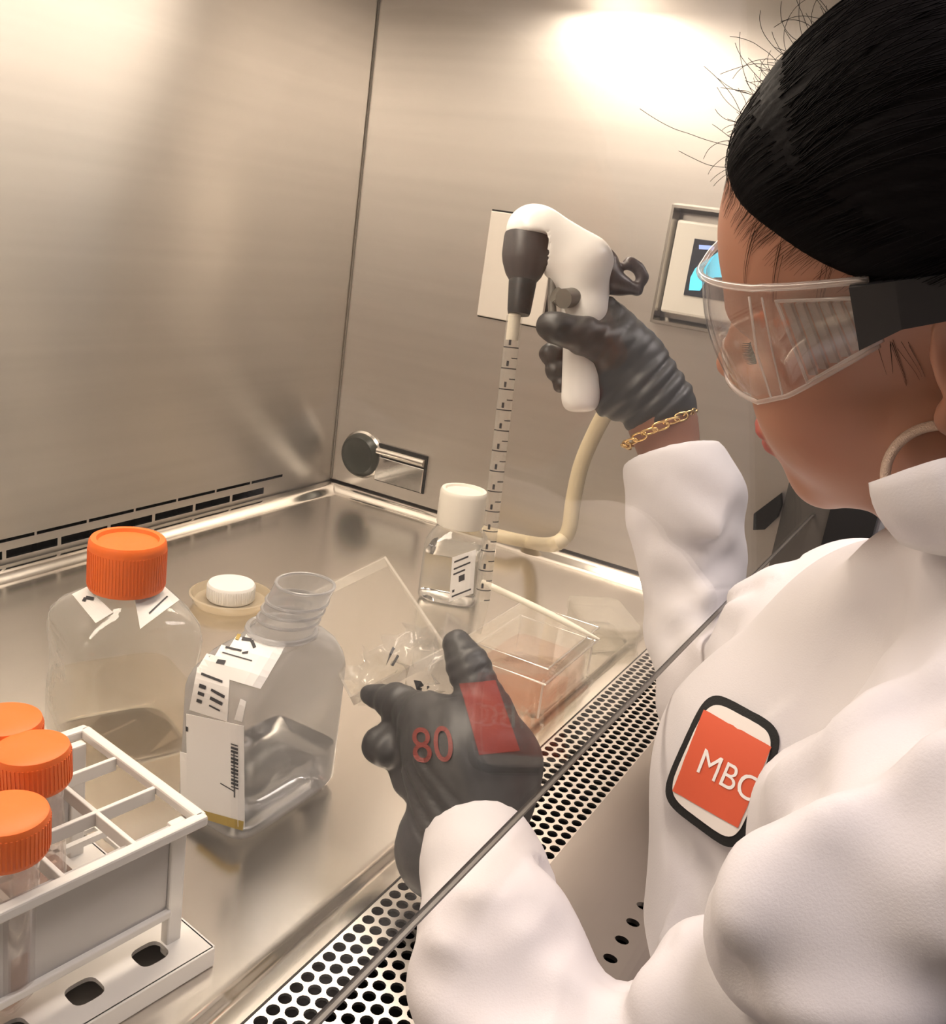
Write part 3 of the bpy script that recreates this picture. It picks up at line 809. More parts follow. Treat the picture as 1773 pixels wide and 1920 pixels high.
# white screw cap lying on a pale shallow dish behind the open bottle
pc = atz(432, 1132, ZF)
d_ = tag(empty('shallow_dish', pc), 'pale cream shallow plastic dish lying behind the open bottle', 'dish')
MB().lathe([(.0001, .001), (.034, .001), (.037, .003), (.040, .011), (.041, .0115), (.039, .0122), (.036, .004), (.0001, .003)], 48).build('bowl', clear('cream_plastic', (0.95, 0.9, 0.8), 0.45, 0.1, (0.88, 0.80, 0.66), 1.4), d_, smooth=True)
pc2 = pc + np.array([.004, .004, .0042])
c_ = tag(empty('white_screw_cap', pc2), 'white screw cap lying flat in the cream dish', 'bottle cap')
MB().lathe([(.0232, 0), (.0238, .001), (.0238, .0145), (.0225, .0165), (.0001, .0165)], 44).build('cap_shell', plain('bright_white_cap', (0.9, 0.89, 0.87), 0.4), c_, smooth=True)
ribs(.0238, .012, .002, 60).build('ribs', MATS['bright_white_cap'], c_)

# ---------------------------------------------------------------- tube rack and tubes
FRx, FRy = -0.789, -0.513; ra = math.atan2(.155, .988)
rk = tag(empty('tube_rack', (FRx, FRy, ZF), math.pi - ra), 'white open grid rack for large tubes at the lower left', 'tube rack')
# local frame: +x along the rack to the left of the picture, -y towards the rear wall
PT = .037; NU, NV = 5, 3; LU, LV = PT * NU, PT * NV; ZT = .090
def rb(u0, u1, v0, v1, z0, z1): return ((u0, -v1, z0), (u1, -v0, z1))
mb = MB()
for v in (0, LV): mb.box(*rb(-.002, LU + .002, v - .003, v + .003, ZT - .006, ZT), .0012)
for u in (0, LU): mb.box(*rb(u - .003, u + .003, 0, LV, ZT - .006, ZT), .0012)
mb.build('top_rim', M_WHITE, rk)
for j in (1, 2): MB().box(*rb(.003, LU - .003, j * PT - .0013, j * PT + .0013, ZT - .009, ZT - .001), .0006).build('grid_bar', M_WHITE, rk)
for i in range(1, NU): MB().box(*rb(i * PT - .0013, i * PT + .0013, .003, LV - .003, ZT - .009, ZT - .0012), .0006).build('grid_bar', M_WHITE, rk)
M_RACKP = plain('rack_panel_plastic', (0.48, 0.46, 0.45), 0.4)
for nm, v in (('front_panel', .007), ('rear_panel', LV - .009)):
    pn = MB().box(*rb(.014, LU * .56, v, v + .002, .034, ZT - .005)).build(nm, M_RACKP, rk)
    MB().box(*rb(.012, LU * .60, v - .003, v + .003, .030, .0345), .0008).build('panel_rib', M_WHITE, pn)
for u in (.009, LU * .58, LU - .009):
    for v in (.008, LV - .008):
        MB().box(*rb(u - .0045, u + .0045, v - .003, v + .003, .004, ZT - .004), .001).build('post', M_WHITE, rk)
mb = MB()
for j in (1, 2): mb.box(*rb(.003, LU - .003, j * PT - .0016, j * PT + .0016, .040, .044))
for i in range(1, NU): mb.box(*rb(i * PT - .0016, i * PT + .0016, .0105, LV - .0105, .040, .044))
mb.build('lower_grid', M_WHITE, rk)
# base tray: flat sheet with large rounded openings in its front flange and a raised far rim
def sheet_openings(u0, u1, v0, v1, z, th_, holes_):
    bm = bmesh.new()
    outer = [bm.verts.new((u, -v, z)) for u, v in ((u0, v0), (u1, v0), (u1, v1), (u0, v1))]
    ed = [bm.edges.new((outer[i], outer[(i + 1) % 4])) for i in range(4)]
    for (cu_, cv_, ru, rv) in holes_:
        ring = []
        for k in range(20):
            a = 2 * math.pi * k / 20; ca, sa = math.cos(a), math.sin(a)
            ring.append(bm.verts.new((cu_ + math.copysign(abs(ca) ** .6, ca) * ru, -(cv_ + math.copysign(abs(sa) ** .6, sa) * rv), z)))
        ed += [bm.edges.new((ring[i], ring[(i + 1) % 20])) for i in range(20)]
    bmesh.ops.triangle_fill(bm, use_beauty=True, use_dissolve=False, edges=ed)
    r = bmesh.ops.extrude_face_region(bm, geom=bm.faces[:])
    for g in r['geom']:
        if isinstance(g, bmesh.types.BMVert): g.co.z -= th_
    bmesh.ops.recalc_face_normals(bm, faces=bm.faces[:])
    bm.verts.index_update(); V = [v.co[:] for v in bm.verts]; Fc = [[v.index for v in f.verts] for f in bm.faces]; bm.free()
    return V, Fc
V, Fc = sheet_openings(-.004, LU + .004, -.012, LV + .004, .012, .0025,
    [(PT * (i + .62), .006, .0085, .0075) for i in range(NU)] + [(PT * (i + .62), LV - .016, .0085, .0075) for i in range(NU)])
mesh('base_sheet', V, Fc, M_WHITE, rk, smooth=False)
mb = MB()
for v in (-.012, LV + .004): mb.box(*rb(-.004, LU + .004, v - .0012, v + .0012, .0005, .012), .0005)
for u in (-.004, LU + .004): mb.box(*rb(u - .0012, u + .0012, -.012, LV + .004, .0005, .012), .0005)
mb.build('base_skirt', M_WHITE, rk)
mb = MB()
mb.box(*rb(-.012, -.009, .055, LV + .004, .014, .017)).box(*rb(-.012, .004, .055, .058, .014, .017)).box(*rb(-.012, .004, LV + .001, LV + .004, .014, .017))
mb.build('side_loop', M_WHITE, rk)

def tube50(cell, label, tiltx, tilty):
    u, v = (cell[0] + .5) * PT, (cell[1] + .5) * PT
    rz = math.pi - ra; cx = FRx + math.cos(rz) * u + math.sin(rz) * v; cy = FRy + math.sin(rz) * u - math.cos(rz) * v
    t = empty('centrifuge_tube', (cx, cy, ZF + .0126)); t.rotation_euler = (tiltx, tilty, 0)
    tag(t, label, 'tube', 'orange capped tubes in the white rack')
    R_ = .0138
    MB().lathe([(.003, 0.0), (.006, .003), (R_ * .97, .0145), (R_, .018), (R_, .095), (R_ + .0012, .0955), (R_ + .0012, .0975), (R_ - .0012, .0975), (R_ - .0012, .018), (.003, .003)], 36).build('barrel', M_TUBE, t, smooth=True)
    MB().lathe([(.003, .0035), (R_ * .85, .0147), (R_ - .0016, .018), (R_ - .0016, .040), (.0001, .040)], 30).build('sample', M_PINK, t, smooth=True)
    cp = MB().lathe([(.0172, .0905), (.0181, .0920), (.0181, .1085), (.0174, .1105), (.0156, .1115), (.0001, .1115)], 44).build('cap', M_ORANGE, t, smooth=True)
    ribs(.0181, .0145, .0930, 54).build('ribs', M_ORANGE, cp)
    return t
tube50((1, 2), 'clear tube with orange cap at the rear of the white rack, furthest from the lens', .0, .0)
tube50((1, 1), 'clear tube with orange cap in the middle row of the white rack', -.05, -.02)
tube50((2, 0), 'clear tube with orange cap in the front row of the white rack', .0, .0)

# ---------------------------------------------------------------- clear plastic boxes on the tray
def boxshell(name, root, o, ax, ay, wx, wy, h, mat, taper=0.0, th=0.0015, lid=False, r=0.004):
    """open or closed tray with walls of real thickness; o = near corner on the base, local frame of root"""
    def ring(z, g, ex=9): 
        return [(wx / 2, wy / 2, z), wx / 2 - g, wy / 2 - g, ex, None]
    Z0, Z1 = (0, h)
    R = [ring(Z0, .003 + th), ring(Z0, .0), ring(Z1, taper), ring(Z1, taper + th), ring(Z0 + th, th), ring(Z0 + th, .004 + th)]
    R = [((a[0] + o[0], a[1] + o[1], a[2] + o[2]), b, c_, d, e) for a, b, c_, d, e in R]
    V, Fc = loft(R, 56, True, True)
    return mesh(name, V, Fc, mat, root, sharp=35)

def frame_root(name, p, q, label, cat):
    """root at floor point p, local x axis towards floor point q"""
    d = np.array(q) - np.array(p); return tag(empty(name, p, math.atan2(d[1], d[0])), label, cat)

p = atz(1008, 1352, ZF); q = atz(1118, 1252, ZF)
cb = frame_root('culture_box', p, q, 'clear plastic culture box with pink medium beside the raised thumb', 'culture box')
WX, WY, HB = .118, .080, .038
boxshell('tray', cb, (0, 0, 0), None, None, WX, WY, HB, M_LID, taper=.002)
V, Fc = loft([((WX / 2, WY / 2, z), WX / 2 - g, WY / 2 - g, 9, None) for z, g in ((.0018, .003), (.003, .0022), (.021, .0028))], 56)
mesh('pink_medium', V, Fc, M_PINK, cb, sharp=35)
lidm = boxshell('lid', cb, (-.0015, -.0015, HB + .0125), None, None, WX + .003, WY + .003, -.012, M_LID)
MB().tube([(-.001, -.001, HB - .002), (WX + .001, -.001, HB - .002), (WX + .001, WY + .001, HB - .002), (-.001, WY + .001, HB - .002)], 0.0013, 8, closed=True).build('rim_bead', M_EDGE, cb, smooth=True)

for (x_, y_) in ((0, 0), (WX, 0), (WX, WY), (0, WY)):
    MB().tube([(x_ * .985 + .001, y_ * .98 + .001, .002), (x_ * .97 + .002, y_ * .96 + .002, HB)], .0011, 8).build('corner_edge', M_EDGE, cb, smooth=True)
MB().tube([(-.001, -.001, HB + .0125), (WX + .001, -.001, HB + .0125), (WX + .001, WY + .001, HB + .0125), (-.001, WY + .001, HB + .0125)], .0009, 8, closed=True).build('lid_edge', M_EDGE, cb, smooth=True)
p = atz(985, 1195, ZF); q = atz(1090, 1215, ZF)
p2_ = atz(1000, 1165, ZF)
c2 = tag(empty('shallow_clear_box', atz(1118, 1190, ZF), math.radians(40)), 'shallow clear lidded box lying behind the culture box near the side wall', 'culture box')
boxshell('tray', c2, (-.05, -.03, 0), None, None, .085, .058, .020, M_LID, taper=.001)
boxshell('lid', c2, (-.0512, -.0312, .028), None, None, .0874, .0604, -.010, M_LID)

# wooden-white spatula lying across the boxes
a = at(905, 1092, .875); b = at(1124, 1199, .775)
o = MB().tube(spline([a, (a + b) / 2 + np.array([0, 0, .001]), b], 6), [.0028] * 9 + [.0026, .0022, .0016, .0008], 10).build('plastic_stirrer', plain('cream_stirrer', (0.85, 0.80, 0.68), 0.4), smooth=True)
tag(o, 'thin cream plastic stirrer lying across the clear boxes', 'stirrer')

# clear lid held up between finger and thumb
A = at(722, 1042, .745); B = at(622, 1166, .700); D_ = at(838, 1212, .655)
ex_ = (D_ - A); ey_ = (B - A); Lx, Ly = np.linalg.norm(ex_), np.linalg.norm(ey_); ex_ /= Lx
ey_ -= ex_ * (ex_ @ ey_); ey_ /= np.linalg.norm(ey_); ez_ = np.cross(ex_, ey_)
if ez_[2] < 0: ez_ = -ez_
lid = tag(empty('plate_lid', A), 'flat clear plate lid tilted up in the gloved left hand', 'plate lid')
mb = MB(); Lx *= 1.0
def LP(x, y, z): return ex_ * x + ey_ * y + ez_ * z
def lbox(x0, x1, y0, y1, z0, z1):
    V = [LP(x, y, z) for z in (z0, z1) for x, y in ((x0, y0), (x1, y0), (x1, y1), (x0, y1))]
    return V, [(0, 3, 2, 1), (4, 5, 6, 7), (0, 1, 5, 4), (1, 2, 6, 5), (2, 3, 7, 6), (3, 0, 4, 7)]
MB().add(*lbox(0, Lx, 0, Ly, -.0007, .0007)).build('plate', M_LID, lid)
for (x0, x1, y0, y1) in ((0, Lx, 0, .0015), (0, Lx, Ly - .0015, Ly), (0, .0015, 0, Ly), (Lx - .0015, Lx, 0, Ly)):
    MB().add(*lbox(x0, x1, y0, y1, -.009, -.0007)).build('rim_wall', M_EDGE, lid)

# crumpled clear wrapper with dark print behind the fingers
w0 = at(782, 1272, .640)
wr = tag(empty('crumpled_wrapper', w0), 'crumpled clear film wrapper with dark print behind the gloved fingers', 'wrapper')
nxw, nyw = 18, 14; V = []; Fc = []
e1 = np.array(CAM_R[:, 0]) * .046; e2 = np.array(CAM_R[:, 1]) * .034; e3 = np.array(CAM_R[:, 2])
for j in range(nyw + 1):
    for i in range(nxw + 1):
        s, t_ = i / nxw - .5, j / nyw - .5
        hgt = .009 * math.sin(9 * s + 5 * t_) * math.cos(7 * t_ - 3 * s) + .004 * rng.normal() - .03 * (s * s + t_ * t_)
        V.append(e1 * (s + .03 * rng.normal()) * 2 + e2 * (t_ + .03 * rng.normal()) * 2 + e3 * hgt)
for j in range(nyw):
    for i in range(nxw):
        s, t_ = (i + .5) / nxw - .5, (j + .5) / nyw - .5
        if s * s + t_ * t_ < .23: Fc.append((j * (nxw + 1) + i, j * (nxw + 1) + i + 1, (j + 1) * (nxw + 1) + i + 1, (j + 1) * (nxw + 1) + i))
WRAP = mesh('film', V, Fc, clear('wrapper_film', (0.97, 0.96, 0.94), 0.20, 0.10, (0.92, 0.9, 0.88), 1.5), wr, smooth=True)
strokes('film_print', WRAP, [(720, 1210), (840, 1210), (840, 1330), (720, 1330)], [(.02, .30, .16, .05, .02), (.14, .34, .24, .16, .02), (.48, .62, .62, .58, .05), (.50, .68, .60, .70, .04), (.68, .66, .71, .66, .03)], M_INK, wr, .002)

# ---------------------------------------------------------------- pipette and pipette gun
T0 = at(965, 588, .800); T1 = at(897, 1188, .845)
ax_ = (T1 - T0); LPp = np.linalg.norm(ax_); ax_ /= LPp
pp = tag(empty('serological_pipette', T1), 'long clear graduated pipette hanging from the pipette gun', 'pipette')
def rodm(name, a0, a1, r0, r1, mat, n=18, parent=None):
    return MB().tube([T0 - T1 + ax_ * (a0 + (a1 - a0) * f_) for f_ in (0, .33, .66, 1)], [r0 + (r1 - r0) * f_ for f_ in (0, .33, .66, 1)], n).build(name, mat, parent or pp, smooth=True)
rodm('barrel', .002, LPp - .030, .0066, .0064, M_PIPET)
rodm('tip', LPp - .030, LPp, .0064, .0022, M_PIPET)
rodm('mouthpiece', -.006, .022, .0052, .0052, plain('cotton_plug', (0.80, 0.74, 0.62), 0.8, bump=0.4, bscale=900))
rodm('bore', .002, LPp - .032, .0048, .0046, clear('pipette_bore', (0.98, 0.97, 0.96), 0.03, 0.1, (0.8, 0.78, 0.74), 1.2))
view = (T0 + T1) / 2 - CAM_P; view /= np.linalg.norm(view)
sd = np.cross(ax_, view); sd /= np.linalg.norm(sd); nr = -view + ax_ * (ax_ @ view); nr /= np.linalg.norm(nr)
def arc(a, f0, f1, hgt, mb):
    P = []
    for f_ in np.linspace(f0, f1, 7):
        P += [T0 - T1 + ax_ * (a - hgt) + .0068 * (math.cos(f_) * nr + math.sin(f_) * sd), T0 - T1 + ax_ * (a + hgt) + .0068 * (math.cos(f_) * nr + math.sin(f_) * sd)]
    mb.add(P, [(2 * i, 2 * i + 1, 2 * i + 3, 2 * i + 2) for i in range(6)])
ngr = 26
for k in range(ngr):
    a = .028 + (LPp - .06) * k / (ngr - 1); mb = MB(); long = k % 2 == 0
    arc(a, -1.2 if long else .2, 1.2, .00045, mb)
    if long: arc(a - .004, -.35, -.05, .0022, mb)
    mb.build('graduation', M_INK, pp)

g0 = at(1075, 760, .80)
gun = tag(empty('pipette_gun', tuple(at(1085, 775, .80))), 'white pistol-shaped pipette gun with dark nose held in the gloved right hand', 'pipette gun')
GD = .80; K = GD / FPX
def gp(px, py, dd=0.0): return at(px, py, GD + dd)
def gun_sdf(P):
    d = cone(P, gp(993, 432), gp(1010, 440), 44 * K, 46 * K)
    d = smin(d, cone(P, gp(1004, 432), gp(1098, 488), 44 * K, 46 * K), .006)
    d = smin(d, cone(P, gp(1010, 445), gp(1092, 505), 47 * K, 50 * K), .010)
    d = smin(d, cone(P, gp(1092, 505), gp(1098, 590), 50 * K, 42 * K), .012)
    d = smin(d, cone(P, gp(1096, 590), gp(1088, 745), 39 * K, 36 * K), .010)
    d = smax(d, -((P - np.float32(gp(1087, 772))) @ np.float32(ray(1087, 700) * 0 + (gp(1087, 700) - gp(1087, 772)) / np.linalg.norm(gp(1087, 700) - gp(1087, 772)))), .004)
    nd = gp(985, 500) - gp(990, 440); nd /= np.linalg.norm(nd)
    cutp = (P - np.float32(gp(990, 446))) @ np.float32(nd)
    near = np.linalg.norm(P - np.float32(gp(988, 460)), axis=-1) - 60 * K
    d = np.where(near < 0, smax(d, cutp, .002), d)
    return d
lo = np.min([gp(930, 370), gp(1160, 800), gp(930, 800), gp(1160, 370)], 0) - .03; hi = np.max([gp(930, 370), gp(1160, 800), gp(930, 800), gp(1160, 370)], 0) + .03
V, Fc = nets(gun_sdf, lo, hi, .0016); V = relax(V, Fc, 2)
GUN = mesh('gun_body', V, Fc, M_GUNWHITE, gun, world=True)
nax = gp(972, 590) - gp(990, 442); nL = np.linalg.norm(nax); nax /= nL
mb = MB(); base = gp(990, 442) - np.array(gun.location)
mb.lathe([(.0001, 0), (44 * K, 0), (45 * K, .003), (45 * K, .018), (42 * K, .024), (34 * K, .033), (26 * K, .038), (.0001, .038)], 40, base, tuple(nax)).build('nose_collar', M_GREY, gun, smooth=True, sharp=50)
mb = MB(); mb.lathe([(26 * K, .036), (26 * K, .040), (24 * K, .052), (22 * K, nL - .003), (20 * K, nL), (10 * K, nL + .0005), (.0001, nL)], 36, base, tuple(nax)).build('nose_cone', M_DGREY, gun, smooth=True, sharp=50)
# trigger buttons
mb = MB(); mb.tube([gp(1085, 556, -.008) - np.array(gun.location), gp(1056, 560, -.024) - np.array(gun.location)], [18 * K, 18 * K], 18).build('trigger', plain('trigger_grey', (0.16, 0.15, 0.13), 0.4), gun, smooth=True, sharp=50)
mb = MB(); mb.tube([gp(1075, 575, .0) - np.array(gun.location), gp(1040, 552, -.010) - np.array(gun.location)], [16 * K, 15 * K], 18).build('trigger', MATS['trigger_grey'], gun, smooth=True, sharp=50)
MB().tube([q_ - np.array(gun.location) for q_ in (gp(1036, 505), gp(1034, 560), gp(1036, 600))], [8 * K] * 3, 10).build('trigger_guard', plain('guard_grey', (0.22, 0.21, 0.19), 0.4), gun, smooth=True)
# dark rear cap with hanging hook
def hook_sdf(P):
    d = ell(P, gp(1132, 512), (26 * K, 26 * K, 26 * K))
    d = smin(d, chain(P, [gp(1112, 510), gp(1140, 525), gp(1165, 535), gp(1196, 545)], [20 * K, 22 * K, 13 * K, 8 * K]), .006)
    d = smin(d, chain(P, [gp(1132, 462), gp(1142, 490), gp(1140, 520)], [8 * K, 12 * K, 18 * K]), .006)
    d = smin(d, chain(P, [gp(1194, 545), gp(1205, 520), gp(1196, 502), gp(1180, 492), gp(1164, 502)], [9 * K, 6 * K, 5 * K, 5 * K, 4 * K]), .003)
    return d
V, Fc = nets(hook_sdf, gp(1150, 510) - .05, gp(1150, 510) + .05, .0014); V = relax(V, Fc, 1)
mesh('hanger_hook', V, Fc, plain('hook_brown_black', (0.045, 0.030, 0.030), 0.35), gun, world=True)

# ---------------------------------------------------------------- the person
M_SKIN = None
HM = np.array([[0.0406, -0.9132, -0.4054], [0.9502, -0.0903, 0.2984], [-0.3091, -0.3973, 0.8640]])   # head axes: forward, left, up
HO = np.array([-0.5940, -0.7806, 0.3898])
def hw_(F_, L_, U_): return HO + HM @ np.array([F_, L_, U_])

# skin: colour of face and lips stored per vertex
def skin_mat():
    m, nt, p = nmat('skin')
    at_ = nt.nodes.new('ShaderNodeAttribute'); at_.attribute_name = 'tone'
    nz = noise_node(nt, 45, 4); mx = nt.nodes.new('ShaderNodeMix'); mx.data_type = 'RGBA'; mx.blend_type = 'MULTIPLY'; mx.inputs['Factor'].default_value = 0.25
    nt.links.new(at_.outputs['Color'], mx.inputs['A']); nt.links.new(nz.outputs['Color'], mx.inputs['B'])
    mx.inputs['Factor'].default_value = 0.0
    nt.links.new(at_.outputs['Color'], p.inputs['Base Color'])
    p.inputs['Roughness'].default_value = 0.42; p.inputs['Subsurface Weight'].default_value = 0.15
    p.inputs['Subsurface Radius'].default_value = (1.0, 0.4, 0.25); p.inputs['Subsurface Scale'].default_value = 0.004
    n2 = noise_node(nt, 900, 2); b = nt.nodes.new('ShaderNodeBump'); b.inputs['Strength'].default_value = 0.06; b.inputs['Distance'].default_value = 0.0005
    nt.links.new(n2.outputs['Fac'], b.inputs['Height']); nt.links.new(b.outputs[0], p.inputs['Normal'])
    return m
M_SKIN = skin_mat()
M_COAT = plain('white_lab_coat', (0.68, 0.65, 0.665), 0.85, bump=0.15, bscale=900, sheen=0.1, spec=0.15)
M_HAIR = plain('black_hair', (0.005, 0.004, 0.0045), 0.62, bump=0.25, bscale=500, stretch=(1.0, 0.06, 0.5), spec=0.06)
M_GLOVE = plain('dark_nitrile', (0.030, 0.030, 0.031), 0.45, bump=0.04, bscale=120)

def head_sdf(P):
    def both(fn): return np.minimum(fn(1), fn(-1))
    d = ell(P, (.002, 0, .043), (.094, .074, .088))
    d = smin(d, ell(P, (.050, 0, .035), (.049, .060, .055)), .02)            # forehead
    d = smin(d, ell(P, (.046, 0, -.030), (.050, .056, .072)), .03)           # mid face
    d = smin(d, both(lambda s: cone(P, (.012, .050 * s, -.050), (.070, .014 * s, -.092), .017, .013)), .03)
    d = smin(d, ell(P, (.074, 0, -.093), (.0155, .019, .015)), .016)         # chin
    d = smin(d, both(lambda s: ell(P, (.060, .034 * s, -.034), (.030, .026, .034))), .022)   # cheeks
    d = smin(d, both(lambda s: ell(P, (.082, .024 * s, .020), (.014, .024, .009))), .012)    # brow
    d = smax(d, -both(lambda s: ell(P, (.096, .031 * s, .003), (.012, .016, .010))), .010)   # sockets
    d = smin(d, both(lambda s: ell(P, (.0765, .031 * s, .003), (.0125, .0135, .0125))), .003)  # eyes under lids
    d = smin(d, ell(P, (.080, 0, -.056), (.017, .026, .028)), .018)          # muzzle
    d = smin(d, cone(P, (.091, 0, .014), (.1105, 0, -.022), .0062, .0095), .010)   # nose
    d = smin(d, both(lambda s: ell(P, (.1005, .0115 * s, -.027), (.010, .0075, .0075))), .006)
    d = smin(d, ell(P, (.0965, 0, -.0590), (.0090, .021, .0058)), .004)      # lips
    d = smin(d, ell(P, (.0945, 0, -.0700), (.0095, .018, .0066)), .004)
    d = smax(d, -ell(P, (.103, 0, -.0835), (.0085, .022, .0055)), .008)
    d = smax(d, -ell(P, (.1105, 0, -.0445), (.0100, .009, .0090)), .006)
    d = smax(d, -cone(P, (.1040, -.018, -.0645), (.1040, .018, -.0645), .0022, .0022), .003)
    # ears
    def ear(s):
        e = ell(P, (-.014, .0755 * s, .004), (.018, .0075, .030)); e = smax(e, -ell(P, (-.008, .083 * s, .006), (.011, .007, .017)), .004)
        return smin(e, ell(P, (-.002, .073 * s, -.027), (.008, .005, .009)), .008)
    d = smin(d, both(ear), .004)
    nk = np.float32(HM.T @ (np.array([-.575, -.900, .20]) - HO))
    d = smin(d, cone(P, (-.032, 0, -.035), nk, .056, .050), .03)             # neck
    th_ = np.float32(HM.T @ (np.array([-.575, -.850, .215]) - HO))
    d = smin(d, cone(P, (.015, 0, -.075), th_, .034, .040), .02)
    return d
HV, HF = nets(head_sdf, (-.125, -.10, -.24), (.135, .10, .14), .0023)
HV = relax(HV, HF, 1, .4)
lipd = np.minimum(ell(HV, (.0975, 0, -.0595), (.0105, .0225, .0066)), ell(HV, (.0955, 0, -.0700), (.0110, .0200, .0076)))
lipw = np.clip(.5 - lipd / .0025, 0, 1)[:, None]
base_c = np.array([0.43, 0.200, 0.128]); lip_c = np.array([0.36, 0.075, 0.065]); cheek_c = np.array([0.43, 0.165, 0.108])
ck = np.clip(1 - np.linalg.norm((HV - np.array([.06, .045, -.035])) / .035, axis=1), 0, 1)[:, None]
tone = base_c * (1 - ck * .5) + cheek_c * ck * .5; tone = tone * (1 - lipw) + lip_c * lipw
browd = np.minimum(cone(HV, (.096, .008, .0350), (.078, .042, .0430), .0050, .0030), cone(HV, (.096, -.008, .0350), (.078, -.042, .0430), .0050, .0030))
lashd = np.minimum(cone(HV, (.0895, .020, .000), (.080, .043, .000), .0016, .0016), cone(HV, (.0895, -.020, .000), (.080, -.043, .000), .0016, .0016))
for dd_, w_ in ((browd, .8), (lashd, .9)):
    bw = (np.clip(.6 - dd_ / .004, 0, 1) * w_)[:, None]; tone = tone * (1 - bw) + np.array([.03, .018, .013]) * bw

# trunk and arms under the coat, then the coat itself
R_SH, R_EL, R_WR = at(1612, 1172, .70), at(1360, 1310, .740), at(1243, 795, .80)
R_CUFF = at(1252, 850, .795)
L_SH, L_EL, L_WR = at(1880, 1440, .43), at(1120, 2115, .44), at(905, 1500, .565)
L_CUFF = at(895, 1560, .548)
def unit(v): return v / np.linalg.norm(v)

def arm_r(P, g):
    gl = YGL + (P[:, 2] - ZGL) * TGL                       # plane of the glass: upper arm outside, forearm inside
    d = chain(P, [R_SH, at(1470, 1232, .705), R_EL], [.058 - g, .055 - g, .052 - g], .03)
    d = smax(d, -np.maximum(gl - .009 - P[:, 1], ZGL - .008 - P[:, 2]), .004)
    fo = smin(d + 1, chain(P, [R_EL, at(1348, 1130, .795), at(1300, 985, .795), at(1268, 890, .795), R_CUFF + (R_CUFF - R_EL) * .1], [.052 - g, .056 - g, .045 - g, .036 - g, .032 - g], .03), .02)
    fo = smax(fo, -np.maximum(P[:, 1] - gl - .003, ZGL - .008 - P[:, 2]), .004)
    return smin(d, fo, .006)
def arm_l(P, g):
    d = chain(P, [L_SH, at(1720, 1700, .435), at(1450, 1960, .44), L_EL], [.060 - g, .048 - g, .046 - g, .052 - g], .03)
    d = smin(d, chain(P, [L_EL, at(932, 1800, .475), at(908, 1640, .525), L_CUFF + (L_CUFF - L_EL) * .1], [.050 - g, .0400 - g, .0300 - g, .0270 - g], .02), .012)
    return d
def trunk(P, g):
    d = cone(P, at(1675, 1335, .60), at(1585, 1490, .60), .085 - g, .108 - g)
    d = smin(d, cone(P, at(1585, 1490, .60), at(1590, 1900, .57), .108 - g, .112 - g), .05)
    d = smin(d, cone(P, at(1590, 1900, .57), (-.63, -.93, -.45), .112 - g, .14 - g), .05)
    d = smin(d, cone(P, (-.565, -.875, .165), R_SH, .078 - g, .058 - g), .05)
    d = smin(d, cone(P, (-.60, -.89, .18), L_SH, .085 - g, .066 - g), .05)
    d = smin(d, cone(P, at(1680, 1205, .575), at(1800, 1205, .520), .058 - g, .060 - g), .04)
    d = smin(d, cone(P, at(1770, 1150, .500), at(1930, 1150, .45), .050 - g, .066 - g), .03)
    return d
def coat_sdf(P):
    d = trunk(P, 0)
    d = smin(d, arm_r(P, 0), .022)
    d = smin(d, arm_l(P, 0), .012)
    # deep folds: ridges of cloth along the upper arm, at the arm pit and at the elbow
    for pts, rr, k in FOLDS:
        d = smin(d, chain(P, pts, rr, .01), k)
    for pts, rr, k in CREASES:
        d = smax(d, -chain(P, pts, rr, .01), k)
    # cuffs end in a clean edge
    for cf, el in ((R_CUFF, at(1283, 980, .785)), (L_CUFF, at(908, 1640, .525))):
        n_ = np.float32(unit(cf - el)); q_ = (P - np.float32(cf)) @ n_
        nr_ = np.linalg.norm(P - np.float32(cf), axis=-1) < .085
        d = np.where(nr_, smax(d, q_, .003), d)
    # neck opening
    d = smax(d, -cone(P, hw_(-.03, 0, -.08), hw_(-.055, 0, -.15), .070, .060), .006)
    return d
FOLDS = [
    ([at(1880, 1300, .430), at(1770, 1345, .430), at(1696, 1397, .432), at(1628, 1466, .436), at(1592, 1535, .441), at(1572, 1610, .446)], [.045, .045, .045, .044, .042, .038], .002),
    ([at(1950, 1550, .370), at(1785, 1562, .370), at(1680, 1640, .372), at(1590, 1715, .374), at(1502, 1752, .376)], [.050, .050, .048, .044, .040], .002),
    ([at(1640, 1960, .415), at(1480, 1915, .420), at(1345, 1910, .430), at(1290, 1965, .440)], [.040, .038, .037, .036], .003),
]
CREASES = []
lo = np.array([-1.02, -1.10, -.46]); hi = np.array([-.22, -.53, .33])
SV, SF = nets(coat_sdf, lo, hi, .009)
SB = bvh_of(SV, SF)
def on_cloth(px):                     # points of the cloth surface, to lay creases and ridges along
    out = []
    for (x_, y_) in px:
        d_ = ray(x_, y_); d_ /= np.linalg.norm(d_); h_ = SB.ray_cast(Vector(CAM_P), Vector(d_))
        if h_[0] is not None: out.append(np.array(h_[0]) - d_ * .001)
    return out
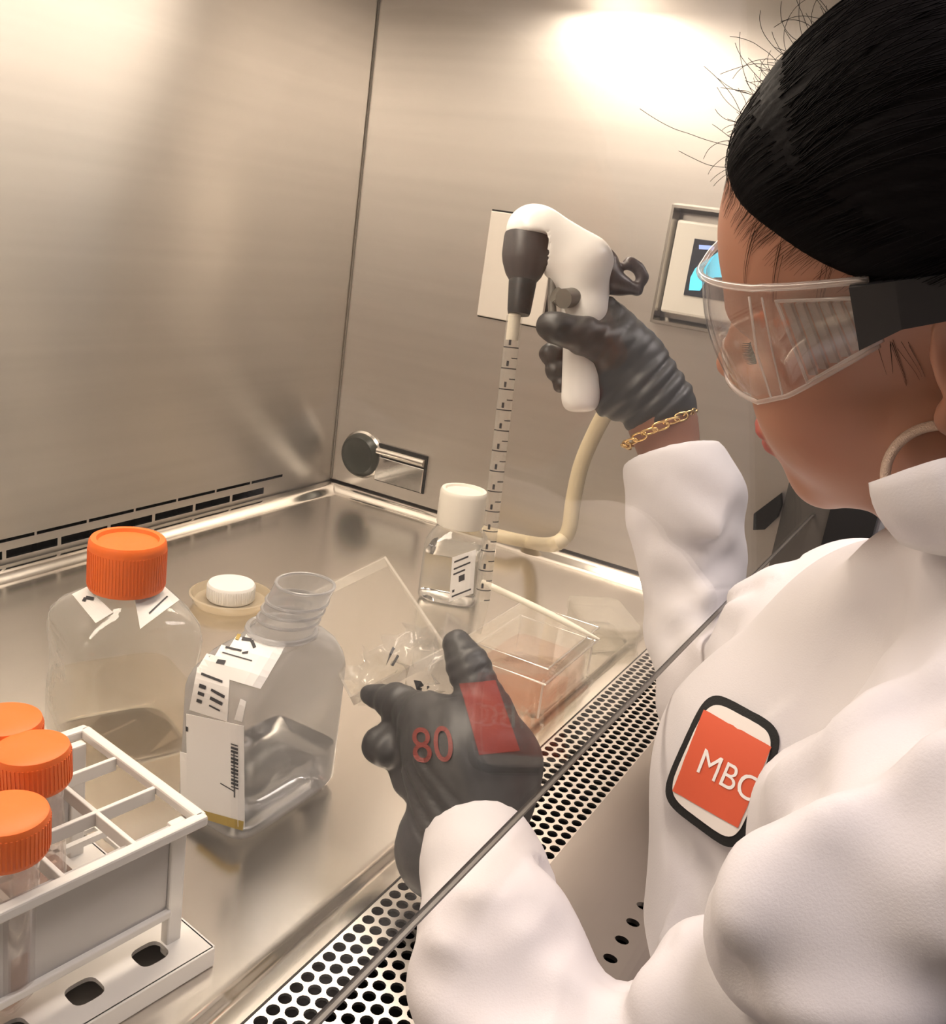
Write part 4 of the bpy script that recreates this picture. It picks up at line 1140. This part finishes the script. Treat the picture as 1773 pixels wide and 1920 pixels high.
for px, r_, k_ in (
        ([(1770, 1118), (1655, 1192), (1556, 1246), (1478, 1326), (1444, 1380)], .016, .020),
        ([(1772, 1306), (1700, 1312), (1600, 1364), (1492, 1456), (1450, 1512)], .016, .020),
        ([(1772, 1745), (1650, 1715), (1560, 1705), (1490, 1690)], .010, .030),
        ([(1630, 1130), (1570, 1190), (1510, 1290)], .014, .045),
        ([(1772, 1480), (1680, 1520), (1600, 1610)], .009, .035),
        ([(1772, 1880), (1620, 1850), (1480, 1840), (1366, 1850)], .010, .025),
        ([(790, 1830), (870, 1845), (960, 1815), (1060, 1760)], .008, .022),
        ([(860, 1900), (960, 1905), (1050, 1870)], .007, .020),
        ([(840, 1700), (900, 1730), (985, 1690)], .005, .018),
        ([(1215, 1010), (1270, 1040), (1370, 1010)], .0015, .030),
        ([(1235, 1110), (1300, 1090), (1380, 1050)], .0015, .030),
        ([(1255, 1190), (1310, 1150), (1400, 1100)], .0025, .020),
        ([(1262, 1560), (1300, 1640), (1290, 1720)], .0040, .020)):
    pts = on_cloth(px)
    if len(pts) > 1:
        CREASES.append((pts, [r_ * .5] + [r_] * (len(pts) - 2) + [r_ * .3], k_))
CREASES.append(([at(1362, 1846, .362), at(1322, 1775, .352)], [.006, .003], .006))
CV, CF = nets(coat_sdf, lo, hi, .0046)
CV = relax(CV, CF, 1, .5)
# soft wrinkles along the sleeves
CN = vnormals(CV, CF)
def sleeve_wrinkle(V, N, a, b, amp, freq, rad, seed):
    ab = b - a; L = np.linalg.norm(ab); t = ((V - a) @ ab) / L ** 2; w = np.clip(t * 4, 0, 1) * np.clip((1 - t) * 4, 0, 1)
    dist = np.linalg.norm(V - a - np.clip(t, 0, 1)[:, None] * ab, axis=1); w = w * (dist < rad)
    side = (V - a) @ unit(np.cross(ab, (.3, .5, .8)))
    ph = t * freq + side * 45 + seed
    return V + N * (amp * w * (np.sin(ph) + .6 * np.sin(1.7 * ph + 2 + side * 60)))[:, None]
CV = sleeve_wrinkle(CV, CN, R_EL, R_CUFF, .0018, 13, .09, 0.5)
CV = sleeve_wrinkle(CV, CN, L_EL, L_CUFF, .0024, 9, .09, 1.0)
CV = sleeve_wrinkle(CV, CN, L_SH, L_EL, .0028, 10, .11, 2.0)

def chest_sdf(P):
    return smin(trunk(P, 0), arm_r(P, 0), .022)
CHV, CHF = nets(chest_sdf, (-.80, -.95, -.10), (-.45, -.60, .26), .006)
def body_sdf(P):
    d = trunk(P, .032); d = smin(d, chain(P, [R_SH, at(1480, 1240, .70), at(1370, 1310, .745), at(1320, 1100, .815), at(1275, 940, .805)], [.030, .028, .026, .020, .024]), .01); d = smin(d, chain(P, [L_SH, at(1720, 1700, .435), at(1450, 1960, .44), L_EL, at(932, 1800, .475), at(908, 1640, .525)], [.035, .030, .028, .028, .024, .020]), .01)
    d = smin(d, chain(P, [at(1275, 940, .797), R_WR, at(1215, 735, .80)], [.024, .0265, .027]), .01)
    d = smin(d, chain(P, [at(908, 1640, .525), L_WR, at(880, 1440, .575)], [.020, .021, .024]), .01)
    return d
BV, BF = nets(body_sdf, lo, hi, .007)
person = tag(empty('person', (-.60, -.90, -.45)), 'person in a white lab coat, clear goggles and dark gloves, leaning in over the sash', 'person')
wHV = HV @ HM.T + HO
V = np.vstack([wHV, BV]); Fc = [tuple(f) for f in HF] + [tuple(f + len(wHV)) for f in BF]
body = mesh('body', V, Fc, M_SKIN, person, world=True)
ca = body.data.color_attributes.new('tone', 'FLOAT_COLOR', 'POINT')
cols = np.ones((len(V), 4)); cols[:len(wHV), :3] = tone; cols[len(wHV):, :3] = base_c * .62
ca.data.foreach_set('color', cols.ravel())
coat = mesh('lab_coat', CV, CF, M_COAT, person, world=True)

def chain_mat(parent):
    mt = Matrix.Identity(4); ch = []; p = parent
    while p is not None: ch.append(p); p = p.parent
    for q_ in reversed(ch): mt = mt @ q_.matrix_basis
    return np.array(mt.inverted())
def wmesh(name, V, Fc, mat, parent, smooth=True, sharp=None):
    inv = chain_mat(parent); V = np.asarray(V, float) @ inv[:3, :3].T + inv[:3, 3]
    return mesh(name, V, Fc, mat, parent, smooth, False, sharp)

# ---------------------------------------------------------------- hair: drawn back from the forehead
def hair_sdf(P):
    d = ell(P, (-.008, 0, .046), (.103, .082, .099))
    d = smin(d, ell(P, (.034, 0, .066), (.054, .052, .050)), .02)
    aL = np.abs(P[:, 1])
    pl = -.35 * (P[:, 0] - .080) + .26 * aL + .94 * (P[:, 2] - .079)
    d = smax(d, -pl, .016)
    d = smin(d, ell(P, (-.075, 0, .000), (.050, .068, .060)), .02)
    d = smin(d, ell(P, (-.125, 0, .020), (.045, .050, .045)), .02)
    return d
V, Fc = nets(hair_sdf, (-.185, -.10, -.075), (.115, .10, .16), .0026)
N = vnormals(V, Fc); ph = np.arctan2(V[:, 1], V[:, 2] - .02)
g = .5 * np.sin(ph * 150 + 5 * np.sin(V[:, 0] * 30)) + .5 * np.sin(ph * 97 + 6 * np.sin(V[:, 0] * 25 + 1)) + .6 * np.sin(ph * 17 + V[:, 0] * 30)
plv = -.35 * (V[:, 0] - .080) + .26 * np.abs(V[:, 1]) + .94 * (V[:, 2] - .079)
V = V + N * (g * .0005 * np.clip((plv - .004) / .02, 0, 1))[:, None]
hair = wmesh('hair', V @ HM.T + HO, Fc, M_HAIR, person)
# loose strands lying over the drawn-back hair and standing off the hairline
hb = bvh_of(V, Fc); mb = MB()
for k in range(170):
    p0 = rng.uniform(-1.25, 1.25); L0 = math.sin(p0) * .07; pts = []
    for f_ in np.linspace(0, 1, 9):
        d_ = Vector((.9 * (1 - f_) - .75 * f_, math.sin(p0 + .1 * math.sin(6 * f_ + k)), math.cos(p0) * (.75 + .3 * math.sin(3 * f_)) + .15)).normalized()
        h_ = hb.ray_cast(Vector((-.02, 0, .05)) + d_ * .3, -d_)
        if h_[0] is not None and h_[0].z > .03: pts.append(np.array(h_[0]) + np.array(h_[1]) * (.0004 + .0012 * math.sin(3.1 * f_)))
    if len(pts) > 3: mb.tube(spline(pts, 3), .00022, 4)
o = wmesh('hair_strands', np.array(mb.V) @ HM.T + HO, mb.F, M_HAIR, person); tag(o, kind='stuff')
headb = bvh_of(HV, HF); mb = MB()
plh = -.35 * (HV[:, 0] - .080) + .26 * np.abs(HV[:, 1]) + .94 * (HV[:, 2] - .079)
cand = np.where((plh > -.007) & (plh < .003) & (HV[:, 2] > .022) & (HV[:, 0] > .0))[0]
def outer(p_):
    c0 = Vector((-.01, 0, .03)); d_ = (Vector(p_) - c0).normalized(); best = None
    for bv_ in (hb, headb):
        h_ = bv_.ray_cast(c0 + d_ * .3, -d_)
        if h_[0] is not None and (best is None or (h_[0] - c0).length > (best[0] - c0).length): best = h_
    return best
for i in rng.choice(cand, 420):
    p_ = HV[i]; pts = []; dirn = np.array([-.75, 0.12 * np.sign(p_[1]), .42 + .25 * rng.random()])
    for st_ in range(9):
        h_ = outer(p_)
        if h_ is None: break
        q_ = np.array(h_[0]); nn = np.array(h_[1]); pts.append(q_ + nn * (.0003 + .0008 * math.sin(st_ * .4)))
        tdir = dirn - nn * (nn @ dirn); tdir /= np.linalg.norm(tdir) + 1e-9; p_ = q_ + tdir * .0055; dirn = np.array([-.8, dirn[1], dirn[2] * .85])
    if len(pts) > 4: mb.tube(pts, np.linspace(.00004, .00016, len(pts)), 4)
for (f0, l0, u0, f1, l1, u1) in ((.060, .046, .062, .071, .047, .040), (.050, .055, .056, .060, .057, .034), (.036, .066, .050, .046, .067, .030), (.020, .073, .008, .020, .070, -.022), (.016, .073, .006, .012, .070, -.018), (.024, .073, .008, .026, .070, -.012)):
    for _ in range(4):
        j_ = rng.normal(0, .002, 3); pts = []
        for f_ in np.linspace(0, 1, 7):
            h_ = outer(np.array([f0, l0, u0]) * (1 - f_) + np.array([f1, l1, u1]) * f_ + j_ * (1 - .5 * f_))
            if h_ is not None: pts.append(np.array(h_[0]) + np.array(h_[1]) * .0006)
        if len(pts) > 4: mb.tube(pts, np.linspace(.00010, .00004, len(pts)), 4)
o = wmesh('hairline_strands', np.array(mb.V) @ HM.T + HO, mb.F, M_HAIR, person); tag(o, kind='stuff')
mb = MB()
cont = [(1380, 320), (1381, 270), (1386, 225), (1396, 185), (1425, 152), (1462, 125), (1490, 100), (1515, 82), (1540, 58), (1575, 32)]
cp_ = spline([(a, b, 0) for a, b in cont], 6)
for k in range(90):
    i = int(rng.integers(0, len(cp_) - 1)); sx, sy = cp_[i][:2]; dep = .45 + .03 * rng.random()
    ln = rng.choice([30, 60, 100, 170], p=[.40, .3, .2, .10]) * (0.7 + .6 * rng.random()); an = math.radians(rng.normal(188 + 50 * i / len(cp_), 30)); cu = rng.normal(0, 1.3); pts = []
    x_, y_ = sx + 10, sy + 6
    for s_ in range(9):
        pts.append(at(x_, y_, dep - .004 * s_ / 8)); x_ += ln / 8 * math.cos(an); y_ += ln / 8 * math.sin(an); an += cu / 8 + rng.normal(0, .06)
    mb.tube(spline(pts, 3), .00013, 4)
o = wmesh('stray_hair', mb.V, mb.F, M_HAIR, person); tag(o, kind='stuff')

for s_ in (1, -1):
    m_ = MB()
    for f_ in np.linspace(0, 1, 15):
        a_ = np.array([.0900 - .0085 * f_ ** 1.5, s_ * (.020 + .023 * f_), -.0015 - .001 * math.sin(3.1 * f_)])
        m_.tube([a_, a_ + np.array([.004, s_ * .001 * (f_ - .3), -.002]), a_ + np.array([.0075, s_ * .003 * (f_ - .3), -.0015])], [.0005, .0004, .0001], 5)
    o = wmesh('eyelashes', np.array(m_.V) @ HM.T + HO, m_.F, M_HAIR, person); tag(o, kind='stuff')

# ---------------------------------------------------------------- collar, patch
TOPC = [at(1636, 905, .432), at(1668, 893, .420), at(1715, 875, .410), at(1780, 856, .400), at(1880, 845, .405), at(1985, 855, .46), at(2020, 880, .54), at(1950, 900, .62), at(1800, 930, .66)]
BOTC = [at(1694, 1020, .436), at(1724, 1030, .424), at(1770, 1040, .414), at(1830, 1045, .404), at(1915, 1045, .408), at(2030, 985, .46), at(2070, 1000, .54), at(1990, 1010, .63), at(1830, 1010, .68)]
tc_, bc_ = spline(TOPC, 6), spline(BOTC, 6); V = []; Fc = []; nr_ = 7
cen = np.mean(tc_, 0)
for sgn in (0, 1):
    for i in range(len(tc_)):
        for j in range(nr_):
            f_ = j / (nr_ - 1); p_ = tc_[i] * (1 - f_) + bc_[i] * f_
            out = p_ - cen; out[2] = 0; out = out / (np.linalg.norm(out) + 1e-9)
            V.append(p_ + out * (.010 * math.sin(f_ * math.pi) * .6 + sgn * .0032))
n1 = len(tc_) * nr_
for i in range(len(tc_) - 1):
    for j in range(nr_ - 1):
        a = i * nr_ + j; q_ = (a, a + 1, a + nr_ + 1, a + nr_); Fc.append(q_); Fc.append(tuple(v + n1 for v in reversed(q_)))
    for j in (0, nr_ - 1):
        a = i * nr_ + j; Fc.append((a, a + nr_, a + nr_ + n1, a + n1))
for i in (0, len(tc_) - 1):
    for j in range(nr_ - 1):
        a = i * nr_ + j; Fc.append((a, a + n1, a + 1 + n1, a + 1))
wmesh('collar', V, Fc, M_COAT, coat)

CB = bvh_of(CHV, CHF)
PQ = [(1336, 1298), (1478, 1375), (1392, 1608), (1246, 1497)]
def rr(r_):
    def f(s, t):      # round the corners of the unit square
        u, v = 2 * s - 1, 2 * t - 1; k = 1 - r_
        m = max(abs(u), abs(v))
        if m < 1e-6: return .5, .5
        # squircle mapping
        n_ = 5.0; q_ = (abs(u / m) ** n_ + abs(v / m) ** n_) ** (1 / n_)
        return .5 + .5 * u / q_, .5 + .5 * v / q_
    return f
def patch(name, quad, mat, off, thick, n=22, par=None):
    Va, Fa = conform_sheet(CB, quad, n, n, off, rr(.2)); Vb, Fb = conform_sheet(CB, quad, n, n, off + thick, rr(.2))
    if len(Va) != len(Vb): return
    m_ = len(Va); ed = {}
    for f in Fa:
        for i in range(4): ed[(f[i], f[(i + 1) % 4])] = 1
    sd_ = [(a, b, b + m_, a + m_) for (a, b) in ed if (b, a) not in ed]
    return wmesh(name, np.vstack([Va, Vb]), [[i + m_ for i in f] for f in Fa] + [f[::-1] for f in Fa] + sd_, mat, coat, smooth=True, sharp=50)
def shrink(q, s):
    q = np.array(q, float); c_ = q.mean(0); return c_ + (q - c_) * s
patch('patch_border', PQ, plain('black_braid', (0.008, 0.008, 0.008), 0.8, bump=0.4, bscale=900), .0025, .0022)
patch('patch_ground', shrink(PQ, .86), plain('patch_white', (0.80, 0.74, 0.70), 0.8), .0050, .0003)
RQ = np.array([(1331, 1340), (1452, 1408), (1394, 1552), (1276, 1484)], float)
Va, Fa = conform_sheet(CB, RQ, 14, 14, .0058)
wmesh('patch_field', Va, Fa, plain('patch_orange_red', (0.66, 0.105, 0.045), 0.75), coat)
tv, tf = text_tris('MBC'); P_ = []
asp = tv[:, 0].max() / tv[:, 1].max()
for (x_, y_) in tv:
    s_ = .215 + x_ / tv[:, 1].max() * .30; t_ = .66 - y_ / tv[:, 1].max() * .29
    p_ = conform(CB, RQ, (s_, t_), .0063); P_.append(p_)
ok = [f for f in tf if all(P_[i] is not None for i in f)]
P_ = [p_ if p_ is not None else HO for p_ in P_]
wmesh('patch_lettering', P_, ok, plain('patch_letter_white', (0.86, 0.82, 0.80), 0.7), coat, smooth=False)

# ---------------------------------------------------------------- gloves
def lg_sdf(P):
    d = chain(P, [at(905, 1510, .562), at(885, 1450, .574), at(850, 1405, .588)], [.027, .031, .028], .02)
    d = smin(d, cone(P, at(870, 1440, .578), at(930, 1430, .580), .028, .024), .02)
    d = smin(d, cone(P, at(850, 1405, .588), at(800, 1350, .600), .026, .016), .015)
    d = smin(d, chain(P, [at(940, 1430, .582), at(915, 1340, .603), at(878, 1250, .618), at(857, 1208, .625)], [.021, .0158, .0130, .0098], .006), .010)
    d = smin(d, chain(P, [at(805, 1355, .600), at(745, 1318, .622), at(694, 1302, .636)], [.0155, .0115, .0070], .006), .008)
    d = smin(d, chain(P, [at(800, 1400, .600), at(735, 1390, .618), at(712, 1398, .614), at(720, 1410, .606)], [.0150, .0120, .0105, .0095], .006), .006)
    d = smin(d, chain(P, [at(805, 1445, .595), at(765, 1440, .612), at(765, 1465, .606)], [.0150, .0110, .0100], .006), .006)
    d = smin(d, chain(P, [at(825, 1480, .585), at(790, 1485, .598), at(795, 1505, .592)], [.0140, .0100, .0090], .006), .006)
    d = smin(d, chain(P, [at(895, 1490, .568), at(862, 1545, .566), at(838, 1590, .566)], [.028, .0285, .031], .01), .010)
    return d
lo_ = at(830, 1400, .59) - .13; hi_ = at(830, 1400, .59) + .13
V, Fc = nets(lg_sdf, lo_, hi_, .0022); V = relax(V, Fc, 1, .5); N = vnormals(V, Fc)
def rings(V, N, a, b, amp, n, rad, sharp_=3):
    ab = b - a; L = np.linalg.norm(ab); t = ((V - a) @ ab) / L ** 2; dist = np.linalg.norm(V - a - np.clip(t, 0, 1)[:, None] * ab, axis=1)
    w = np.clip(t * 6, 0, 1) * np.clip((1 - t) * 6, 0, 1) * (dist < rad); sx = (V - a) @ unit(np.cross(ab, (.2, .9, .3)))
    return V + N * (amp * w * (np.abs(np.sin(t * n * math.pi + sx * 40)) - .5))[:, None]
V = rings(V, N, at(920, 1500, .56), at(838, 1590, .566), .0022, 4, .05)
V = rings(V, N, at(857, 1208, .625), at(915, 1340, .603), .0010, 6, .03)
V = rings(V, N, at(694, 1302, .636), at(800, 1355, .60), .0010, 5, .03)
V = rings(V, N, at(700, 1500, .59), at(960, 1400, .585), .0005, 7, .10)
LG = wmesh('glove', V, Fc, M_GLOVE, person); LG['label'] = 'dark grey nitrile glove with red print on the left hand'
LB = bvh_of(V, Fc)
def on_glove(name, quad, mat, n=14, off=.0004):
    Va, Fa = conform_sheet(LB, quad, n, n, off); return wmesh(name, Va, Fa, mat, LG)
M_RED = plain('red_glove_print', (0.17, 0.016, 0.010), 0.5, bump=0.3, bscale=260)
on_glove('red_print_block', [(861, 1282), (928, 1276), (974, 1408), (898, 1416)], M_RED)
tv, tf = text_tris('80'); P_ = [conform(LB, [(772, 1366), (846, 1362), (852, 1428), (778, 1432)], (x_ / tv[:, 0].max(), 1 - y_ / tv[:, 1].max()), .0009) for x_, y_ in tv]
ok = [f for f in tf if all(P_[i] is not None for i in f)]; P_ = [p_ if p_ is not None else HO for p_ in P_]
wmesh('red_print_number', P_, ok, M_RED, LG, smooth=False)
def rg_sdf(P):
    d = chain(P, [at(1228, 752, .803), at(1168, 685, .812), at(1128, 645, .818)], [.0275, .0300, .0240], .02)
    d = smin(d, chain(P, [at(1190, 680, .800), at(1150, 615, .802), at(1136, 580, .802)], [.024, .017, .011], .01), .012)
    d = smin(d, chain(P, [at(1165, 655, .792), at(1095, 630, .773), at(1046, 616, .768), at(1030, 611, .770)], [.0185, .0145, .0118, .0112], .006), .012)
    for (ky, ty, r_) in ((655, 664, .0100), (690, 695, .0095), (718, 720, .0085)):
        x0 = 1128; xt = {655: 1030, 690: 1040, 718: 1052}[ky]
        d = smin(d, chain(P, [at(x0, ky, .832), at(1080, ky + 4, .842), at(xt + 12, ty - 4, .830), at(xt, ty, .812)], [.0120, r_, r_, r_ * .9], .005), .002)
    d = smin(d, cone(P, at(1140, 700, .822), at(1150, 740, .815), .026, .020), .012)
    d = smin(d, chain(P, [at(1212, 735, .801), at(1236, 766, .800)], [.031, .0305], .005), .006)
    return d
lo_ = at(1140, 680, .81) - .10; hi_ = at(1140, 680, .81) + .10
V, Fc = nets(rg_sdf, lo_, hi_, .0021); V = relax(V, Fc, 1, .5); N = vnormals(V, Fc)
V = rings(V, N, at(1185, 700, .80), at(1250, 785, .80), .0026, 4, .06)
V = rings(V, N, at(1090, 560, .80), at(1230, 740, .80), .0007, 9, .08)
RG = wmesh('glove', V, Fc, M_GLOVE, person); RG['label'] = 'dark nitrile glove on the right hand gripping the pipette gun'

# ---------------------------------------------------------------- goggles
M_GOG = clear('goggle_plastic', (0.965, 0.96, 0.96), 0.05, 0.04, (0.92, 0.88, 0.86), 1.6)
M_GRIM = clear('goggle_rim_glint', (0.95, 0.94, 0.93), 0.35, 0.06, (0.88, 0.80, 0.76), 1.6)  # rim whitened so its colour carries the highlights along the bars
gog = tag(empty('safety_goggles', tuple(hw_(.09, 0, .01))), 'clear wrap-around safety goggles with louvred side shields worn on the face', 'goggles')
def gpath(s):                 # s -1..1 around the face, returns F, L
    a = abs(s); sg = 1 if s >= 0 else -1
    if a < .62:
        L_ = a / .62 * .0645; F_ = .1125 - (L_ / .0645) ** 2.2 * .0440
    else:
        f_ = (a - .62) / .38; L_ = .0645 + .0115 * f_ ** .7; F_ = .0685 - .046 * f_
    return F_, sg * L_
def gtop(s): a = abs(s); return .0365 + .0055 * min(1, a / .6) + (.001 if a > .62 else 0)
def gbot(s):
    a = abs(s); b = -.021 + .006 * max(0, 1 - a / .14) * 2.4
    if a > .5: b = -.0205 + (a - .5) / .5 * .034
    return b
NS, NU_ = 72, 12; V = []; Fc = []
for sh in (0, 1):
    for i in range(NS + 1):
        s = -1 + 2 * i / NS; F_, L_ = gpath(s)
        for j in range(NU_ + 1):
            f_ = j / NU_; U_ = gbot(s) * (1 - f_) + gtop(s) * f_; bul = .004 * math.sin(math.pi * f_)
            nF, nL = F_ - .04, L_; nn = math.hypot(nF, nL); V.append(hw_(F_ + nF / nn * (bul - sh * .0022), L_ + nL / nn * (bul - sh * .0022), U_))
n1 = (NS + 1) * (NU_ + 1)
for i in range(NS):
    for j in range(NU_):
        a = i * (NU_ + 1) + j; q_ = (a, a + 1, a + NU_ + 2, a + NU_ + 1); Fc.append(q_); Fc.append(tuple(v + n1 for v in reversed(q_)))
wmesh('lens', V, Fc, M_GOG, gog)
def edge_line(fn, r_, nm, out=.0):
    pts = []
    for s in np.linspace(-1, 1, 60):
        F_, L_ = gpath(s); nF, nL = F_ - .04, L_; nn = math.hypot(nF, nL); pts.append(hw_(F_ + nF / nn * out, L_ + nL / nn * out, fn(s)))
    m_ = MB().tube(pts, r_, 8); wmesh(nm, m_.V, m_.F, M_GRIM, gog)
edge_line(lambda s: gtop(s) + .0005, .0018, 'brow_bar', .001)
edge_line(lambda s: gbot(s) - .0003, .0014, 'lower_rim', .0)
for sg in (1, -1):
    for k in range(7):
        f0 = k / 6; F0 = .0580 - .0320 * f0; Lc = .0690 + .0075 * f0
        m_ = MB(); top = hw_(F0, sg * Lc, .0355 - .001 * f0); bot = hw_(F0 - .005, sg * Lc, -.0005 + .018 * f0)
        mid_ = (hw_(F0, sg * (Lc + .01), .02) - hw_(F0, sg * Lc, .02))
        m_.beam(top, bot, .0045, .0016, up=mid_ + (hw_(1, 0, 0) - HO) * .006); wmesh('louvre', m_.V, m_.F, clear('louvre_plastic', (0.9, 0.88, 0.86), 0.65, 0.1, (0.62, 0.52, 0.47), 1.5) if k == 0 and sg == 1 else MATS['louvre_plastic'], gog, smooth=False)
    fr_ = [hw_(.0625, sg * .0695, .0375), hw_(.0250, sg * .0785, .0365), hw_(.0205, sg * .0785, .0165), hw_(.0560, sg * .0705, -.0035)]
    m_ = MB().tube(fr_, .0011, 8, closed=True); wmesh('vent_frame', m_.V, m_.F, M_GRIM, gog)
    m_ = MB().tube([hw_(.0755, sg * .0640, .0395), hw_(.0770, sg * .0660, .012), hw_(.0755, sg * .0640, -.0125)], .0006, 8); wmesh('lens_edge_glint', m_.V, m_.F, M_GRIM, gog)  # pale lines added as painted highlights down the lens corner
    m_ = MB().tube([hw_(.0690, sg * .0675, .0395), hw_(.0690, sg * .0690, .012), hw_(.0690, sg * .0675, -.0100)], .0005, 8); wmesh('lens_edge_glint', m_.V, m_.F, M_GRIM, gog)
    m_ = MB()
    pr_ = [(.030, .0775, .0425, .0135), (.012, .0795, .0430, .0215), (-.012, .0805, .0430, .0235), (-.035, .0800, .0400, .0250), (-.060, .0770, .0340, .0220), (-.080, .0720, .0200, .0080)]
    V = []
    for (F_, L_, ut, ub_) in pr_:
        for (dl, u_) in ((-.0022, ub_), (.0022, ub_), (.0022, ut), (-.0022, ut)): V.append(hw_(F_, sg * (L_ + dl), u_))
    Fc = [(4 * i + a, 4 * i + (a + 1) % 4, 4 * i + 4 + (a + 1) % 4, 4 * i + 4 + a) for i in range(len(pr_) - 1) for a in range(4)] + [(3, 2, 1, 0), tuple(range(len(V) - 4, len(V)))]
    wmesh('temple_arm', V, Fc, plain('smoke_temple', (0.020, 0.019, 0.020), 0.35) if sg == 1 else MATS['smoke_temple'], gog, smooth=False)
m_ = MB(); m_.tube([hw_(.092, -.010, -.010), hw_(.103, 0, .004), hw_(.092, .010, -.010)], .0020, 8); wmesh('nose_rest', m_.V, m_.F, M_GOG, gog)

# ---------------------------------------------------------------- hoop earring
M_GOLD = plain('gold', (0.80, 0.55, 0.24), 0.25, metal=1.0)
ec = at(1762, 893, .430); ear = tag(empty('hoop_earring', tuple(at(1766, 797, .418))), 'large jewelled hoop earring hanging from the left ear above the collar', 'earring')
ef = unit(HM[:, 0] * np.array([1, 1, .2])); eu = np.array([0, 0, 1.0]); ef = unit(ef - eu * (ef @ eu))
pts = [ec + .0228 * (math.cos(a) * ef + math.sin(a) * eu) for a in np.linspace(0, 2 * math.pi, 60, endpoint=False)]
m_ = MB().tube(pts, .0024, 10, closed=True); wmesh('hoop', m_.V, m_.F, plain('champagne_crystal', (0.80, 0.62, 0.50), 0.3, metal=0.6, bump=1.0, bscale=1500), ear)
m_ = MB().tube([ec + .0228 * eu, ec + .027 * eu + .001 * ef, at(1768, 786, .416)], .0006, 6); wmesh('ear_wire', m_.V, m_.F, M_GOLD, ear)

# ---------------------------------------------------------------- gold chain bracelet
wc = at(1236, 806, .798); wa = unit(at(1222, 740, .80) - at(1256, 870, .795)); wa = unit(wa + .0 * HM[:, 0])
e1 = unit(np.cross(wa, (0, 0, 1))); e2 = np.cross(wa, e1)
br = tag(empty('chain_bracelet', tuple(wc)), 'gold paperclip chain bracelet around the bare right wrist', 'bracelet')
nb = 20; Rb = .0305
tl_ = unit(at(1300, 780, .80) - at(1170, 835, .80)); tl_ = unit(tl_ - wa * (tl_ @ wa)); 
for k in range(nb):
    a = 2 * math.pi * k / nb; rad_ = math.cos(a) * e1 + math.sin(a) * e2; tn = -math.sin(a) * e1 + math.cos(a) * e2
    cc = wc + Rb * rad_ + wa * (.006 * (rad_ @ tl_)); sd_ = wa if k % 2 == 0 else rad_; sd2 = unit(sd_ * .8 + (rad_ if k % 2 == 0 else wa) * .45)
    pts = [cc + tn * (.0068 * math.copysign(abs(math.cos(t_)) ** .7, math.cos(t_))) + sd2 * (.0034 * math.sin(t_)) for t_ in np.linspace(0, 2 * math.pi, 18, endpoint=False)]
    m_ = MB().tube(pts, .0010, 6, closed=True); wmesh('link', m_.V, m_.F, M_GOLD, br)
